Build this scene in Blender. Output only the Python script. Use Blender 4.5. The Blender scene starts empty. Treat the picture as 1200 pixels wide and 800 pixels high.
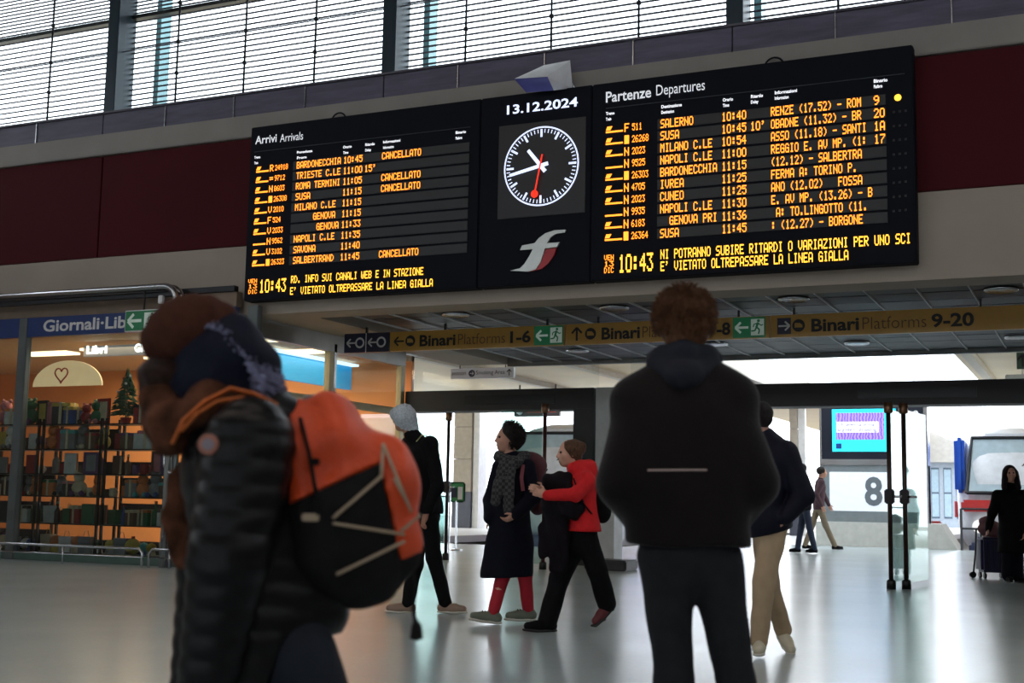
import bpy, bmesh, math, random
import numpy as np
from mathutils import Vector, Matrix

# ------------------------------------------------------------------ camera, world, lights, exposure
SC = bpy.context.scene
COL = SC.collection
CAM_H = 1.03
FPX = 1504.0
AX = np.array([0.90896413, 0.41645589, 0.01867363])      # image right in world
AD = np.array([-0.03452465, 0.11984342, -0.99219232])    # image down in world
AF = np.array([-0.41544225, 0.90122253, 0.12331136])     # view direction
cam = bpy.data.cameras.new('camera'); camo = bpy.data.objects.new('camera', cam); COL.objects.link(camo)
camo.matrix_world = Matrix(((AX[0], -AD[0], -AF[0], 0), (AX[1], -AD[1], -AF[1], 0), (AX[2], -AD[2], -AF[2], CAM_H), (0, 0, 0, 1)))
cam.lens = 36 * FPX / 1200; cam.sensor_width = 36; cam.clip_end = 500
cam.dof.use_dof = True; cam.dof.focus_distance = 15.5; cam.dof.aperture_fstop = 3.3
SC.camera = camo

world = bpy.data.worlds.new('overcast_sky'); SC.world = world; world.use_nodes = True
bg = world.node_tree.nodes['Background']
bg.inputs[0].default_value = (0.86, 0.93, 1.0, 1); bg.inputs[1].default_value = 4.5

def area(name, loc, sx, sy, power, col, rot=(0, 0, 0)):
    l = bpy.data.lights.new(name, 'AREA'); l.shape = 'RECTANGLE'; l.size = sx; l.size_y = sy; l.energy = power; l.color = col
    o = bpy.data.objects.new(name, l); o.location = loc; o.rotation_euler = rot; COL.objects.link(o); return o
area('hall_fill_light', (-10, 4, 10.6), 8, 2, 150, (1.0, 0.86, 0.76))  # unseen fill lights added under the ceiling to brighten the hall
area('hall_fill_light', (0, 2, 10.6), 8, 2, 150, (1.0, 0.86, 0.76))

SC.view_settings.view_transform = 'Standard'; SC.view_settings.look = 'None'
SC.view_settings.exposure = 0.0; SC.view_settings.gamma = 1.0; SC.view_settings.use_curve_mapping = False
SC.cycles.use_denoising = True
SC.cycles.max_bounces = 10; SC.cycles.transparent_max_bounces = 16; SC.cycles.sample_clamp_indirect = 6.0
rnd = random.Random(7)

# ------------------------------------------------------------------ helpers
def ray(px, py): return AX * (px - 600) + AD * (py - 400) + AF * FPX
def onY(px, py, Y):
    r = ray(px, py); t = Y / r[1]; return (t * r[0], CAM_H + t * r[2])
def onZ(px, py, z=0.0):
    r = ray(px, py); t = (z - CAM_H) / r[2]; return (t * r[0], t * r[1])

MATS = {}
def srgb(c): return tuple(((v / 255.0) / 12.92 if v / 255.0 <= 0.04045 else ((v / 255.0 + 0.055) / 1.055) ** 2.4) for v in c)
def mat(name, col, rough=0.6, metal=0.0, var=0.08, scale=6.0, bump=0.0, spec=0.5, emit=None, estr=0.0, stretch=(1, 1, 1), sheen=0.0):
    """procedural principled material: colour broken up by noise, optional fine bump"""
    if name in MATS: return MATS[name]
    m = bpy.data.materials.new(name); m.use_nodes = True
    nt = m.node_tree; b = nt.nodes['Principled BSDF']
    c = srgb(col)
    tc = nt.nodes.new('ShaderNodeTexCoord'); mp = nt.nodes.new('ShaderNodeMapping'); mp.inputs['Scale'].default_value = stretch
    nz = nt.nodes.new('ShaderNodeTexNoise'); nz.inputs['Scale'].default_value = scale; nz.inputs['Detail'].default_value = 4
    rp = nt.nodes.new('ShaderNodeValToRGB')
    rp.color_ramp.elements[0].position = 0.3; rp.color_ramp.elements[1].position = 0.7
    rp.color_ramp.elements[0].color = tuple(v * (1 - var) for v in c) + (1,)
    rp.color_ramp.elements[1].color = tuple(min(1, v * (1 + var)) for v in c) + (1,)
    nt.links.new(tc.outputs['Object'], mp.inputs[0]); nt.links.new(mp.outputs[0], nz.inputs['Vector'])
    nt.links.new(nz.outputs['Fac'], rp.inputs[0]); nt.links.new(rp.outputs[0], b.inputs['Base Color'])
    b.inputs['Roughness'].default_value = rough; b.inputs['Metallic'].default_value = metal
    b.inputs['Specular IOR Level'].default_value = spec
    if sheen: b.inputs['Sheen Weight'].default_value = sheen; b.inputs['Sheen Roughness'].default_value = 0.4
    if bump:
        bp = nt.nodes.new('ShaderNodeBump'); bp.inputs['Strength'].default_value = bump; bp.inputs['Distance'].default_value = 0.01
        n2 = nt.nodes.new('ShaderNodeTexNoise'); n2.inputs['Scale'].default_value = scale * 8; n2.inputs['Detail'].default_value = 3
        nt.links.new(mp.outputs[0], n2.inputs['Vector']); nt.links.new(n2.outputs['Fac'], bp.inputs['Height']); nt.links.new(bp.outputs[0], b.inputs['Normal'])
    if emit is not None:
        b.inputs['Emission Color'].default_value = srgb(emit) + (1,); b.inputs['Emission Strength'].default_value = estr
    MATS[name] = m; return m
def glass(name, tint=(235, 245, 245), gloss=0.06, fres=1.3):
    if name in MATS: return MATS[name]
    m = bpy.data.materials.new(name); m.use_nodes = True; nt = m.node_tree; nt.nodes.clear()
    out = nt.nodes.new('ShaderNodeOutputMaterial'); mx = nt.nodes.new('ShaderNodeMixShader')
    tr = nt.nodes.new('ShaderNodeBsdfTransparent'); tr.inputs[0].default_value = srgb(tint) + (1,)
    gl = nt.nodes.new('ShaderNodeBsdfGlossy'); gl.inputs['Roughness'].default_value = gloss
    lw = nt.nodes.new('ShaderNodeLayerWeight'); pw = nt.nodes.new('ShaderNodeMath'); pw.operation = 'POWER'; pw.inputs[1].default_value = 4.0
    fr = nt.nodes.new('ShaderNodeMath'); fr.operation = 'MULTIPLY_ADD'; fr.inputs[1].default_value = .8; fr.inputs[2].default_value = .035 * (fres / 1.3) ** 3
    nt.links.new(lw.outputs['Facing'], pw.inputs[0]); nt.links.new(pw.outputs[0], fr.inputs[0])
    nt.links.new(fr.outputs[0], mx.inputs[0]); nt.links.new(tr.outputs[0], mx.inputs[1]); nt.links.new(gl.outputs[0], mx.inputs[2]); nt.links.new(mx.outputs[0], out.inputs[0])
    MATS[name] = m; return m
def plaid(name):
    if name in MATS: return MATS[name]
    m = mat(name, (60, 58, 60), 0.9, bump=0.4, scale=20); nt = m.node_tree; b = nt.nodes['Principled BSDF']
    tc = nt.nodes.new('ShaderNodeTexCoord'); ck = nt.nodes.new('ShaderNodeTexChecker'); ck.inputs['Scale'].default_value = 38
    ck.inputs[1].default_value = srgb((66, 64, 64)) + (1,); ck.inputs[2].default_value = srgb((30, 30, 34)) + (1,)
    nt.links.new(tc.outputs['Object'], ck.inputs[0]); nt.links.new(ck.outputs[0], b.inputs['Base Color']); return m

def link_mesh(name, me, m, parent=None, smooth=False):
    o = bpy.data.objects.new(name, me); COL.objects.link(o)
    if m: me.materials.append(m)
    if smooth:
        me.polygons.foreach_set('use_smooth', [True] * len(me.polygons))
    if parent: o.parent = parent
    return o
class MB:
    def __init__(s): s.v = []; s.f = []
    def add(s, vs, fs):
        n = len(s.v); s.v += [tuple(v) for v in vs]; s.f += [tuple(i + n for i in f) for f in fs]; return s
    def box(s, x0, x1, y0, y1, z0, z1, bev=0.0):
        if bev > 0:
            bm = bmesh.new(); bmesh.ops.create_cube(bm, size=1)
            for v in bm.verts: v.co = Vector((x0 + (v.co.x + .5) * (x1 - x0), y0 + (v.co.y + .5) * (y1 - y0), z0 + (v.co.z + .5) * (z1 - z0)))
            bmesh.ops.bevel(bm, geom=bm.edges[:], offset=bev, segments=2, affect='EDGES')
            bm.verts.index_update(); s.add([v.co[:] for v in bm.verts], [[v.index for v in f.verts] for f in bm.faces]); bm.free(); return s
        vs = [(x0, y0, z0), (x1, y0, z0), (x1, y1, z0), (x0, y1, z0), (x0, y0, z1), (x1, y0, z1), (x1, y1, z1), (x0, y1, z1)]
        return s.add(vs, [(3, 2, 1, 0), (4, 5, 6, 7), (0, 1, 5, 4), (1, 2, 6, 5), (2, 3, 7, 6), (3, 0, 4, 7)])
    def tube(s, pts, r, n=10, r2=None, flat=None):
        pts = [Vector(p) for p in pts]; rings = []; N = len(pts)
        up = None
        for i, p in enumerate(pts):
            d = (pts[min(i + 1, N - 1)] - pts[max(i - 1, 0)]).normalized()
            if up is None:
                up = Vector((0, 0, 1)) if abs(d.z) < .9 else Vector((1, 0, 0))
            a = d.cross(up).normalized(); b = a.cross(d).normalized(); up = b
            rr = r if r2 is None else r + (r2 - r) * i / max(1, N - 1)
            fl = 1 if flat is None else flat
            rings.append([p + a * (math.cos(t) * rr) + b * (math.sin(t) * rr * fl) for t in [2 * math.pi * k / n for k in range(n)]])
        vs = [v[:] for rg in rings for v in rg]; fs = []
        for i in range(N - 1):
            for k in range(n): fs.append((i * n + k, i * n + (k + 1) % n, (i + 1) * n + (k + 1) % n, (i + 1) * n + k))
        fs.append(tuple(range(n - 1, -1, -1))); fs.append(tuple((N - 1) * n + k for k in range(n)))
        return s.add(vs, fs)
    def lathe(s, c, prof, n=16, axis='z'):
        vs = []; fs = []
        for r, h in prof:
            for k in range(n):
                t = 2 * math.pi * k / n
                if axis == 'z': vs.append((c[0] + r * math.cos(t), c[1] + r * math.sin(t), c[2] + h))
                elif axis == 'y': vs.append((c[0] + r * math.cos(t), c[1] + h, c[2] + r * math.sin(t)))
                else: vs.append((c[0] + h, c[1] + r * math.cos(t), c[2] + r * math.sin(t)))
        for i in range(len(prof) - 1):
            for k in range(n): fs.append((i * n + k, i * n + (k + 1) % n, (i + 1) * n + (k + 1) % n, (i + 1) * n + k))
        fs.append(tuple(range(n))); fs.append(tuple((len(prof) - 1) * n + k for k in range(n)))
        return s.add(vs, fs)
    def prism(s, pts, y0, y1):
        """polygon of (x,z) extruded along y"""
        n = len(pts); vs = [(x, y0, z) for x, z in pts] + [(x, y1, z) for x, z in pts]
        return s.add(vs, [tuple(range(n)), tuple(range(2 * n - 1, n - 1, -1))] + [(i, i + n, (i + 1) % n + n, (i + 1) % n) for i in range(n)])
    def mesh(s, name):
        me = bpy.data.meshes.new(name); me.from_pydata(s.v, [], s.f); me.update()
        bm = bmesh.new(); bm.from_mesh(me); bmesh.ops.recalc_face_normals(bm, faces=bm.faces[:]); bm.to_mesh(me); bm.free(); return me
    def build(s, name, m, parent=None, smooth=False): return link_mesh(name, s.mesh(name), m, parent, smooth)
def empty(name, loc=(0, 0, 0), rz=0.0, parent=None):
    o = bpy.data.objects.new(name, None); o.location = loc; o.rotation_euler = (0, 0, rz); COL.objects.link(o)
    o.empty_display_size = 0.1
    if parent: o.parent = parent
    return o
def tag(o, label=None, cat=None, group=None, kind=None):
    if label: o['label'] = label
    if cat: o['category'] = cat
    if group: o['group'] = group
    if kind: o['kind'] = kind
    return o
def struct(name, mb, m, parent=None):
    o = mb.build(name, m, parent)
    if not parent: o['kind'] = 'structure'
    return o
def text(name, s, x0, x1, z0, h, Y, m, parent, bold=0.0, depth=0.004, flip=False):
    """lettering standing in a plane of constant Y, fitted to width x0..x1 and cap height h"""
    cu = bpy.data.curves.new(name, 'FONT'); cu.body = s; cu.size = 1.0; cu.offset = bold; cu.resolution_u = 3
    t = bpy.data.objects.new(name, cu); COL.objects.link(t)
    me = bpy.data.meshes.new_from_object(t.evaluated_get(bpy.context.evaluated_depsgraph_get()))
    COL.objects.unlink(t); bpy.data.objects.remove(t)
    co = np.array([v.co[:] for v in me.vertices]); mn = co.min(0); mx = co.max(0)
    sx = (x1 - x0) / max(1e-6, mx[0] - mn[0]); sz = h / 0.729
    new = np.zeros_like(co); new[:, 0] = x0 + (co[:, 0] - mn[0]) * sx; new[:, 1] = Y; new[:, 2] = z0 + co[:, 1] * sz
    me.vertices.foreach_set('co', new.ravel()); me.update(); me.materials.clear()
    return link_mesh(name, me, m, parent)
F57 = {"'": '0005030000', '(': '001C224100', ')': '0041221C00', '-': '0808080808', '.': '0060600000', '0': '3E4141413E', '1': '00427F4000', '2': '4261514946',
 '3': '2141454B31', '4': '1814127F10', '5': '2745454539', '6': '3C4A494930', '7': '0171090503', '8': '3649494936', '9': '064949291E', ':': '0036360000',
 'A': '7E1111117E', 'B': '7F49494936', 'C': '3E41414122', 'D': '7F4141221C', 'E': '7F49494941', 'F': '7F09090901', 'G': '3E4149497A', 'H': '7F0808087F',
 'I': '00417F4100', 'J': '2040413F01', 'K': '7F08142241', 'L': '7F40404040', 'M': '7F020C027F', 'N': '7F0408107F', 'O': '3E4141413E', 'P': '7F09090906',
 'Q': '3E4151215E', 'R': '7F09192946', 'S': '4649494931', 'T': '01017F0101', 'U': '3F4040403F', 'V': '1F2040201F', 'W': '3F4038403F', 'X': '6314081463',
 'Y': '0708700807', 'Z': '6151494543', '=': '1414141414', '#': '7F7F7F7F7F', '/': '2010080402'}
def led(mb, s, x0, x1, zc, h, Y):
    """dot-matrix lettering as lit cells"""
    n = len(s) * 6 - 1; px = (x1 - x0) / n; pz = h / 7
    for i, ch in enumerate(s):
        if ch not in F57: continue
        g = F57[ch]
        for c in range(5):
            b = int(g[c * 2:c * 2 + 2], 16); r = 0
            while r < 7:
                if b >> r & 1:
                    e = r
                    while e < 6 and b >> (e + 1) & 1: e += 1
                    xa = x0 + (i * 6 + c) * px; za = zc + h / 2 - (e + 1) * pz; zb = zc + h / 2 - r * pz
                    mb.add([(xa, Y, za), (xa + px * 1.15, Y, za), (xa + px * 1.15, Y, zb), (xa, Y, zb)], [(0, 1, 2, 3)]); r = e
                r += 1

# ------------------------------------------------------------------ materials of the place
M_BEIGE = mat('beige_plaster', (158, 146, 134), 0.75, var=0.06, scale=1.2, bump=0.05)
M_TRIM = mat('grey_stone_trim', (136, 130, 124), 0.6, var=0.08, scale=2.0, bump=0.1)
M_RED = mat('dark_red_panel', (70, 18, 24), 0.7, var=0.10, scale=0.6, spec=.12)
M_FRIEZE = mat('grey_violet_frieze', (84, 80, 98), 0.5, var=0.25, scale=2.0, bump=0.3, stretch=(1, 1, 7))
M_DARK = mat('dark_steel', (34, 36, 40), 0.4, 0.4)
M_STEEL = mat('brushed_steel', (190, 192, 196), 0.25, 1.0, var=0.03, scale=30)
M_TEAL = mat('teal_mullion', (26, 46, 56), 0.4, 0.2)
M_SLAT = mat('grey_slat', (84, 82, 92), 0.5, 0.1)
M_GLASS = glass('clear_glass', (250, 252, 252))
M_WGLASS = glass('shop_glass', (228, 236, 236), 0.02, 1.35)
M_BLACK = mat('black_metal', (14, 15, 18), 0.35, 0.2)
M_WHITE = mat('white_paint', (215, 215, 215), 0.5)

def floor_material():
    m = mat('polished_terrazzo_floor', (176, 188, 190), 0.2, var=0.03, scale=0.5, spec=0.6)
    nt = m.node_tree; b = nt.nodes['Principled BSDF']
    tc = nt.nodes.new('ShaderNodeTexCoord')
    vo = nt.nodes.new('ShaderNodeTexVoronoi'); vo.inputs['Scale'].default_value = 42
    n3 = nt.nodes.new('ShaderNodeTexNoise'); n3.inputs['Scale'].default_value = 0.9; n3.inputs['Detail'].default_value = 6
    rp = nt.nodes.new('ShaderNodeValToRGB'); rp.color_ramp.elements[0].color = (.20, .20, .20, 1); rp.color_ramp.elements[1].color = (.23, .23, .23, 1)
    rp.color_ramp.elements[0].position = .35; rp.color_ramp.elements[1].position = .68
    nt.links.new(tc.outputs['Object'], vo.inputs['Vector']); nt.links.new(tc.outputs['Object'], n3.inputs['Vector'])
    nt.links.new(n3.outputs['Fac'], rp.inputs[0]); nt.links.new(rp.outputs[0], b.inputs['Roughness'])
    base = [l for l in nt.links if l.to_socket == b.inputs['Base Color']][0].from_socket
    mx = nt.nodes.new('ShaderNodeMixRGB'); mx.blend_type = 'MULTIPLY'; mx.inputs[0].default_value = .07
    nt.links.new(base, mx.inputs[1]); nt.links.new(vo.outputs['Color'], mx.inputs[2]); nt.links.new(mx.outputs[0], b.inputs['Base Color'])
    return m
M_FLOOR = floor_material()
M_PAVE = mat('pale_platform_paving', (196, 196, 192), 0.5, var=0.06, scale=1.0, bump=0.1)

WY = 15.19          # face of the board wall
ZC = 3.64           # underside of the passage ceiling
LY = 19.9           # line of the glass doors
XL, XR = -24.0, 9.0

# ------------------------------------------------------------------ the setting
struct('floor', MB().box(XL, XR, -13, 22.6, -0.2, 0.0), M_FLOOR)
pv = struct('floor_platform', MB().box(-30, 12, 22.6, 27.6, -0.2, -0.004).box(-10.5, 12, 27.6, 35.2, -.2, -.004), M_FLOOR)
struct('floor_far_platform', MB().box(-10.5, -5.7, 35.2, 95, -0.2, -0.004).box(-40, -17.2, 27.6, 95, -.2, -.004).box(3.0, 14, 35.2, 95, -.2, -.004), M_PAVE)
struct('ground', MB().box(-60, 60, 22, 140, -1.3, -0.9), mat('track_ballast', (140, 134, 128), 0.95, var=0.4, scale=14, bump=0.8))

# board wall
BEAM_T = 4.67; RED_T = 6.30; TRIM_T = 6.66; WIN_B = 7.04; WIN_T = 10.2
struct('wall_front', MB().box(XL, XR, WY, WY + .5, ZC, BEAM_T).box(XL, XR, WY + .06, WY + .5, BEAM_T, RED_T).box(XL, XR, WY + .03, WY + .5, RED_T, TRIM_T)
       .box(XL, XR, WY + .05, WY + .5, WIN_T, 11.0).box(XL, -22.1, WY, WY + .5, 0, ZC).box(1.6, XR, WY, WY + .5, 0, ZC), M_BEIGE)
wf = bpy.data.objects['wall_front']
seams = [XL, onY(117, 250, WY)[0] - 4.6, onY(117, 250, WY)[0], onY(117, 250, WY)[0] + 4.9, -5.2, -0.4, 4.4, XR]
rp_mesh = {}
for i in range(len(seams) - 1):
    b = MB().box(seams[i] + .012, seams[i + 1] - .012, WY - .005, WY + .06, BEAM_T + .01, RED_T - .01, 0.006)
    b.build('red_panel', M_RED, wf)
struct('trim_1', MB().box(XL, XR, WY - .06, WY + .04, RED_T, TRIM_T - .02, 0.012), M_TRIM)
# frieze under the windows, cut in slabs at the rods
rods_px = [(-110, 158), (-32, 150), (51, 137), (128, 128), (201, 121), (281, 110), (364, 98), (455, 87), (542, 72), (643, 59), (746, 44), (861, 27), (981, 10), (1116, -10), (1262, -33)]
RX = [onY(p[0], p[1], WY + .2)[0] for p in rods_px]
fz = struct('wall_frieze', MB().box(XL, XR, WY + .12, WY + .5, TRIM_T, WIN_B - .06), M_DARK)
xs = [XL] + RX[1:] + [3.4, 5.2, XR]
for a, b_ in zip(xs[:-1], xs[1:]):
    MB().box(a + .008, b_ - .008, WY + .08, WY + .13, TRIM_T, WIN_B - .02, 0.004).build('slab', M_FRIEZE, fz)
MB().box(XL, XR, WY + .04, WY + .5, WIN_B - .03, WIN_B).build('window_sill', M_SLAT, fz)

# clerestory windows with their louvres
big = [RX[3] - 6.56, RX[3], RX[7], RX[11], RX[11] + 6.4]
for w in range(4):
    x0, x1 = big[w], big[w + 1]
    wn = tag(empty('window_%d' % (w + 1), ((x0 + x1) / 2, WY + .3, WIN_B)), kind='structure')
    ox, oy, oz = wn.location
    g = MB().box(x0 + .1 - ox, x1 - .1 - ox, .06, .07, 0, WIN_T - oz).build('pane', M_GLASS, wn)
    MB().box(x1 - .11 - ox, x1 + .11 - ox, -.12, .3, 0, WIN_T - oz, .01).build('mullion', M_TEAL, wn)
    MB().box(x1 + .0 - ox, x1 + .1 - ox, .9, 1.15, 0, WIN_T - oz).build('outer_fin', mat('teal_glass_fin', (120, 170, 178), 0.2), wn)
    MB().tube([(x0 - ox, .02, 8.11 - oz), (x1 - ox, .02, 8.11 - oz)], .010, 6).build('wire', M_SLAT, wn)
    MB().box(x0 - ox, x1 - ox, .18, .34, 8.72 - oz, 8.78 - oz).build('transom', M_DARK, wn)
    sm = None; z = WIN_B + .06; k = 0
    while z < 9.9:
        if sm is None: sm = MB().box(x0 + .1 - ox, x1 - .1 - ox, -.016, .016, -.006, .006).mesh('slat'); sm.materials.append(M_SLAT)
        s = bpy.data.objects.new('slat', sm); s.parent = wn; s.location = (0, .25, z - oz); s.rotation_euler = (math.radians(-14), 0, 0); COL.objects.link(s)
        z += .088 if z < 8.75 else .062
    for x in RX:
        if x0 + .3 < x < x1 - .3:
            r_ = MB().tube([(x - ox, -.02, -.03), (x - ox, -.02, 3.1)], .017, 8)
            for zz in (7.10, 7.60, 8.11, 8.75): r_.lathe((x - ox, -.02, zz - oz), [(.0, -.035), (.035, -.02), (.035, .02), (.0, .035)], 8)
            r_.build('tension_rod', M_DARK, wn, True)
            MB().box(x - .006 - ox, x + .006 - ox, -.24, -.228, TRIM_T - oz + .02, -.02).build('cable', M_STEEL, wn)

# hall shell round the camera
struct('ceiling', MB().box(XL, XR, -13, WY + .5, 11.0, 11.3), mat('hall_ceiling', (96, 92, 88), 0.8))
wl = MB().box(XL - .4, XL, -13, WY, 0, 8.4).box(XL - .4, XL, -13, WY, 10.0, 11)
for y in range(-13, 16, 5): wl.box(XL - .4, XL, y, y + .5, 8.4, 10)
struct('wall_left', wl, M_BEIGE)
wr = MB().box(XR, XR + .4, -13, WY, 0, 8.4).box(XR, XR + .4, -13, WY, 10.0, 11)
for y in range(-13, 16, 5): wr.box(XR, XR + .4, y, y + .5, 8.4, 10)
struct('wall_right', wr, M_BEIGE)
wb = MB().box(XL, XR, -13.4, -13, 3.0, 8.2).box(XL, XR, -13.4, -13, 10, 11)
for x in range(-24, 9, 4): wb.box(x, x + 2.6, -13.4, -13, 0, 3.0).box(x, x + .6, -13.4, -13, 8.2, 10)
struct('wall_back', wb, M_BEIGE)

# passage beyond the board wall: ceiling of tiles with T-bars and downlights
CX0, CX1, CY1 = -10.37, 1.6, 22.3
struct('trim_2', MB().box(-11.35, CX0, WY + .5, CY1, ZC, ZC + .2).box(CX0, CX1, WY + .5, WY + .56, ZC, ZC + .12), M_BEIGE)
cl = struct('ceiling_passage', MB().box(-22.2, CX1 + 3, WY + .5, CY1, ZC + .2, ZC + .35), M_DARK)
M_TILE = mat('dark_metal_tile', (36, 39, 46), 0.45, 0.3, var=0.15, scale=3)
M_TBAR = mat('pale_tee_bar', (200, 202, 206), 0.4)
tm = MB().box(-.29, .29, -.288, .288, 0, .03, .004).mesh('ceiling_tile'); tm.materials.append(M_TILE)
xbar = -2.59
while xbar - .605 > CX0: xbar -= .605
X0 = xbar; nx = int((CX1 - X0) / .605) + 1
for i in range(-1, nx):
    for j in range(11):
        cx = X0 + (i + .5) * .605; cy = WY + .82 + j * .6
        if cx - .25 < CX0 or cx > CX1: continue
        t = bpy.data.objects.new('ceiling_tile', tm); t.parent = cl; t.location = (cx, cy, ZC + .03 + rnd.uniform(0, .006)); COL.objects.link(t)
for i in range(nx + 1):
    x = X0 + i * .605
    MB().box(x - .007, x + .007, WY + .56, CY1, ZC + .012, ZC + .06).build('tee_bar', M_TBAR, cl)
struct('trim_3', MB().box(CX0, CX1 + 2, CY1, CY1 + .12, ZC - .04, ZC + .9), mat('grey_fascia', (150, 152, 156), .6))
for k, (px, py) in enumerate([(534, 370), (720, 362), (930, 352), (1173, 341), (677, 412), (839, 404), (1004, 403), (1193, 396)]):
    x, y = onZ(px, py, ZC)
    dl = tag(empty('downlight', (x, y, ZC + .03)), 'round silver-rimmed downlight, ' + ['leftmost of the front row', 'second from the left in front of the signs', 'third from the left in front of the signs', 'rightmost in front of the signs', 'behind the sign at left', 'above the green exit sign behind the standing man', 'behind the sign near the word Platforms', 'behind the sign at the right edge'][k], 'ceiling light', 'downlights in the passage ceiling')
    MB().lathe((0, 0, 0), [(.15, -.03), (.19, -.035), (.20, -.02), (.20, .0), (.15, .0)], 24).build('rim', M_STEEL, dl, True)
    MB().lathe((0, 0, 0), [(.149, -.012), (.149, -.004)], 20).build('diffuser', mat('frosted_diffuser', (210, 210, 205), .4), dl)
# right end of the passage
struct('wall_passage_right', MB().box(CX1, CX1 + .3, WY + .5, CY1, 0, ZC), M_BEIGE)

# ------------------------------------------------------------------ the arrivals and departures board
BY = 14.97
bxL = onY(290, 250, BY)[0]; bxR = onY(1072, 180, BY)[0]; bzT = onY(680, 101, BY)[1]; bzB = onY(680, 330, BY)[1]
M_BOARD = mat('board_housing', (11, 14, 24), 0.6, 0.0, var=0.1, spec=.12)
M_STRIP = mat('dark_display_strip', (28, 30, 32), 0.45)
M_LED = mat('amber_led', (255, 140, 40), 0.5, emit=(255, 146, 40), estr=2.3)
M_LEDY = mat('yellow_led', (255, 190, 60), 0.5, emit=(255, 190, 60), estr=1.9)
M_LIT = mat('white_lettering', (235, 238, 245), 0.5, emit=(235, 238, 245), estr=.55)
M_LIT2 = mat('bright_white_lettering', (240, 242, 250), 0.5, emit=(240, 242, 250), estr=1.2)
M_CLK = mat('lit_clock_white', (225, 230, 255), 0.5, emit=(215, 225, 255), estr=1.1)
M_CLKR = mat('lit_clock_red', (225, 50, 30), 0.5, emit=(255, 50, 25), estr=1.0)
board = tag(empty('departure_board', ((bxL + bxR) / 2, WY, bzB)), 'wide black arrivals and departures board with amber lettering and a round clock in the middle', 'departure board')
OB = Vector(board.location)
def sh(mb):                                    # world-built pieces into the frame of their thing
    mb.v = [(x - OB.x, y - OB.y, z - OB.z) for x, y, z in mb.v]; return mb
def shm(o): o.location = -OB; return o
s1 = onY(562, 200, BY)[0]; s2 = onY(693, 200, BY)[0]
def panel(name, a, b): return sh(MB().box(a, b, BY, WY - .01, bzB, bzT, .012)).build(name, M_BOARD, board)
pA = panel('arrivals_panel', bxL, s1 - .004); pC = panel('clock_panel', s1 + .004, s2 - .004); pD = panel('departures_panel', s2 + .004, bxR)
for px, py in ((393, 128), (905, 70)):
    x, z = onY(px, py, BY); m_ = MB()
    m_.tube([(x + .12 * math.cos(t), BY + .1, bzT - .03 + .12 * math.sin(t)) for t in [math.pi * k / 10 for k in range(11)]], .012, 8)
    sh(m_).build('lifting_eye', M_BOARD, board, True)
def T(name, s, pL, pR, h, m, par, bold=0.0, Y=None):
    Y = BY - .012 if Y is None else Y
    x0, z0 = onY(pL[0], pL[1], Y); x1, _ = onY(pR[0], pR[1], Y)
    return shm(text(name, s, x0, x1, z0, h, Y, m, par, bold))
T('title', 'Arrivi', (299, 169), (324, 167), .125, M_LIT, pA, .014); T('title', 'Arrivals', (328, 166.5), (355, 164), .125, M_LIT, pA)
T('title', 'Partenze', (710, 120), (763, 113), .145, M_LIT, pD, .014); T('title', 'Departures', (769, 112), (826, 106), .145, M_LIT, pD)
def heads(par, cols, h):
    for i, (a, b, ya, yb, c, d) in enumerate(cols):
        T('column_heading', c, (a, ya), (b, ya - (b - a) * .12), h * 1.5, M_LIT2, par, .02); T('column_heading', d, (a, ya + 6.5), (a + (b - a) * .62, ya + 6.5 - (b - a) * .08), h * 1.5, M_LIT2, par, .02)
heads(pA, [(298, 305, 186, 0, 'Treno', 'Train'), (348, 366, 180, 0, 'Provenienza', 'From'), (402, 412, 174, 0, 'Orario', 'Time'), (428, 439, 171, 0, 'Ritardo', 'Delay'), (449, 469, 168, 0, 'Informazioni', 'Information'), (534, 546, 157, 0, 'Binario', 'Platform')], .026)
heads(pD, [(710, 720, 135, 0, 'Treno', 'Train'), (775, 799, 127, 0, 'Destinazione', 'Destination'), (847, 859, 119, 0, 'Orario', 'Time'), (880, 894, 115, 0, 'Ritardo', 'Delay'), (908, 934, 110.5, 0, 'Informazioni', 'Information'), (1024, 1040, 97, 0, 'Binario', 'Platform')], .028)
def hair(par, a, b):
    m_ = MB(); x0, z = onY(a[0], a[1], BY - .01); x1, _ = onY(b[0], b[1], BY - .01); m_.box(x0, x1, BY - .012, BY - .004, z - .004, z + .004); sh(m_).build('divider', mat('dim_divider', (52, 56, 66)), par)
hair(pA, (298, 178), (551, 148)); hair(pD, (710, 127), (1060, 84))

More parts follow.
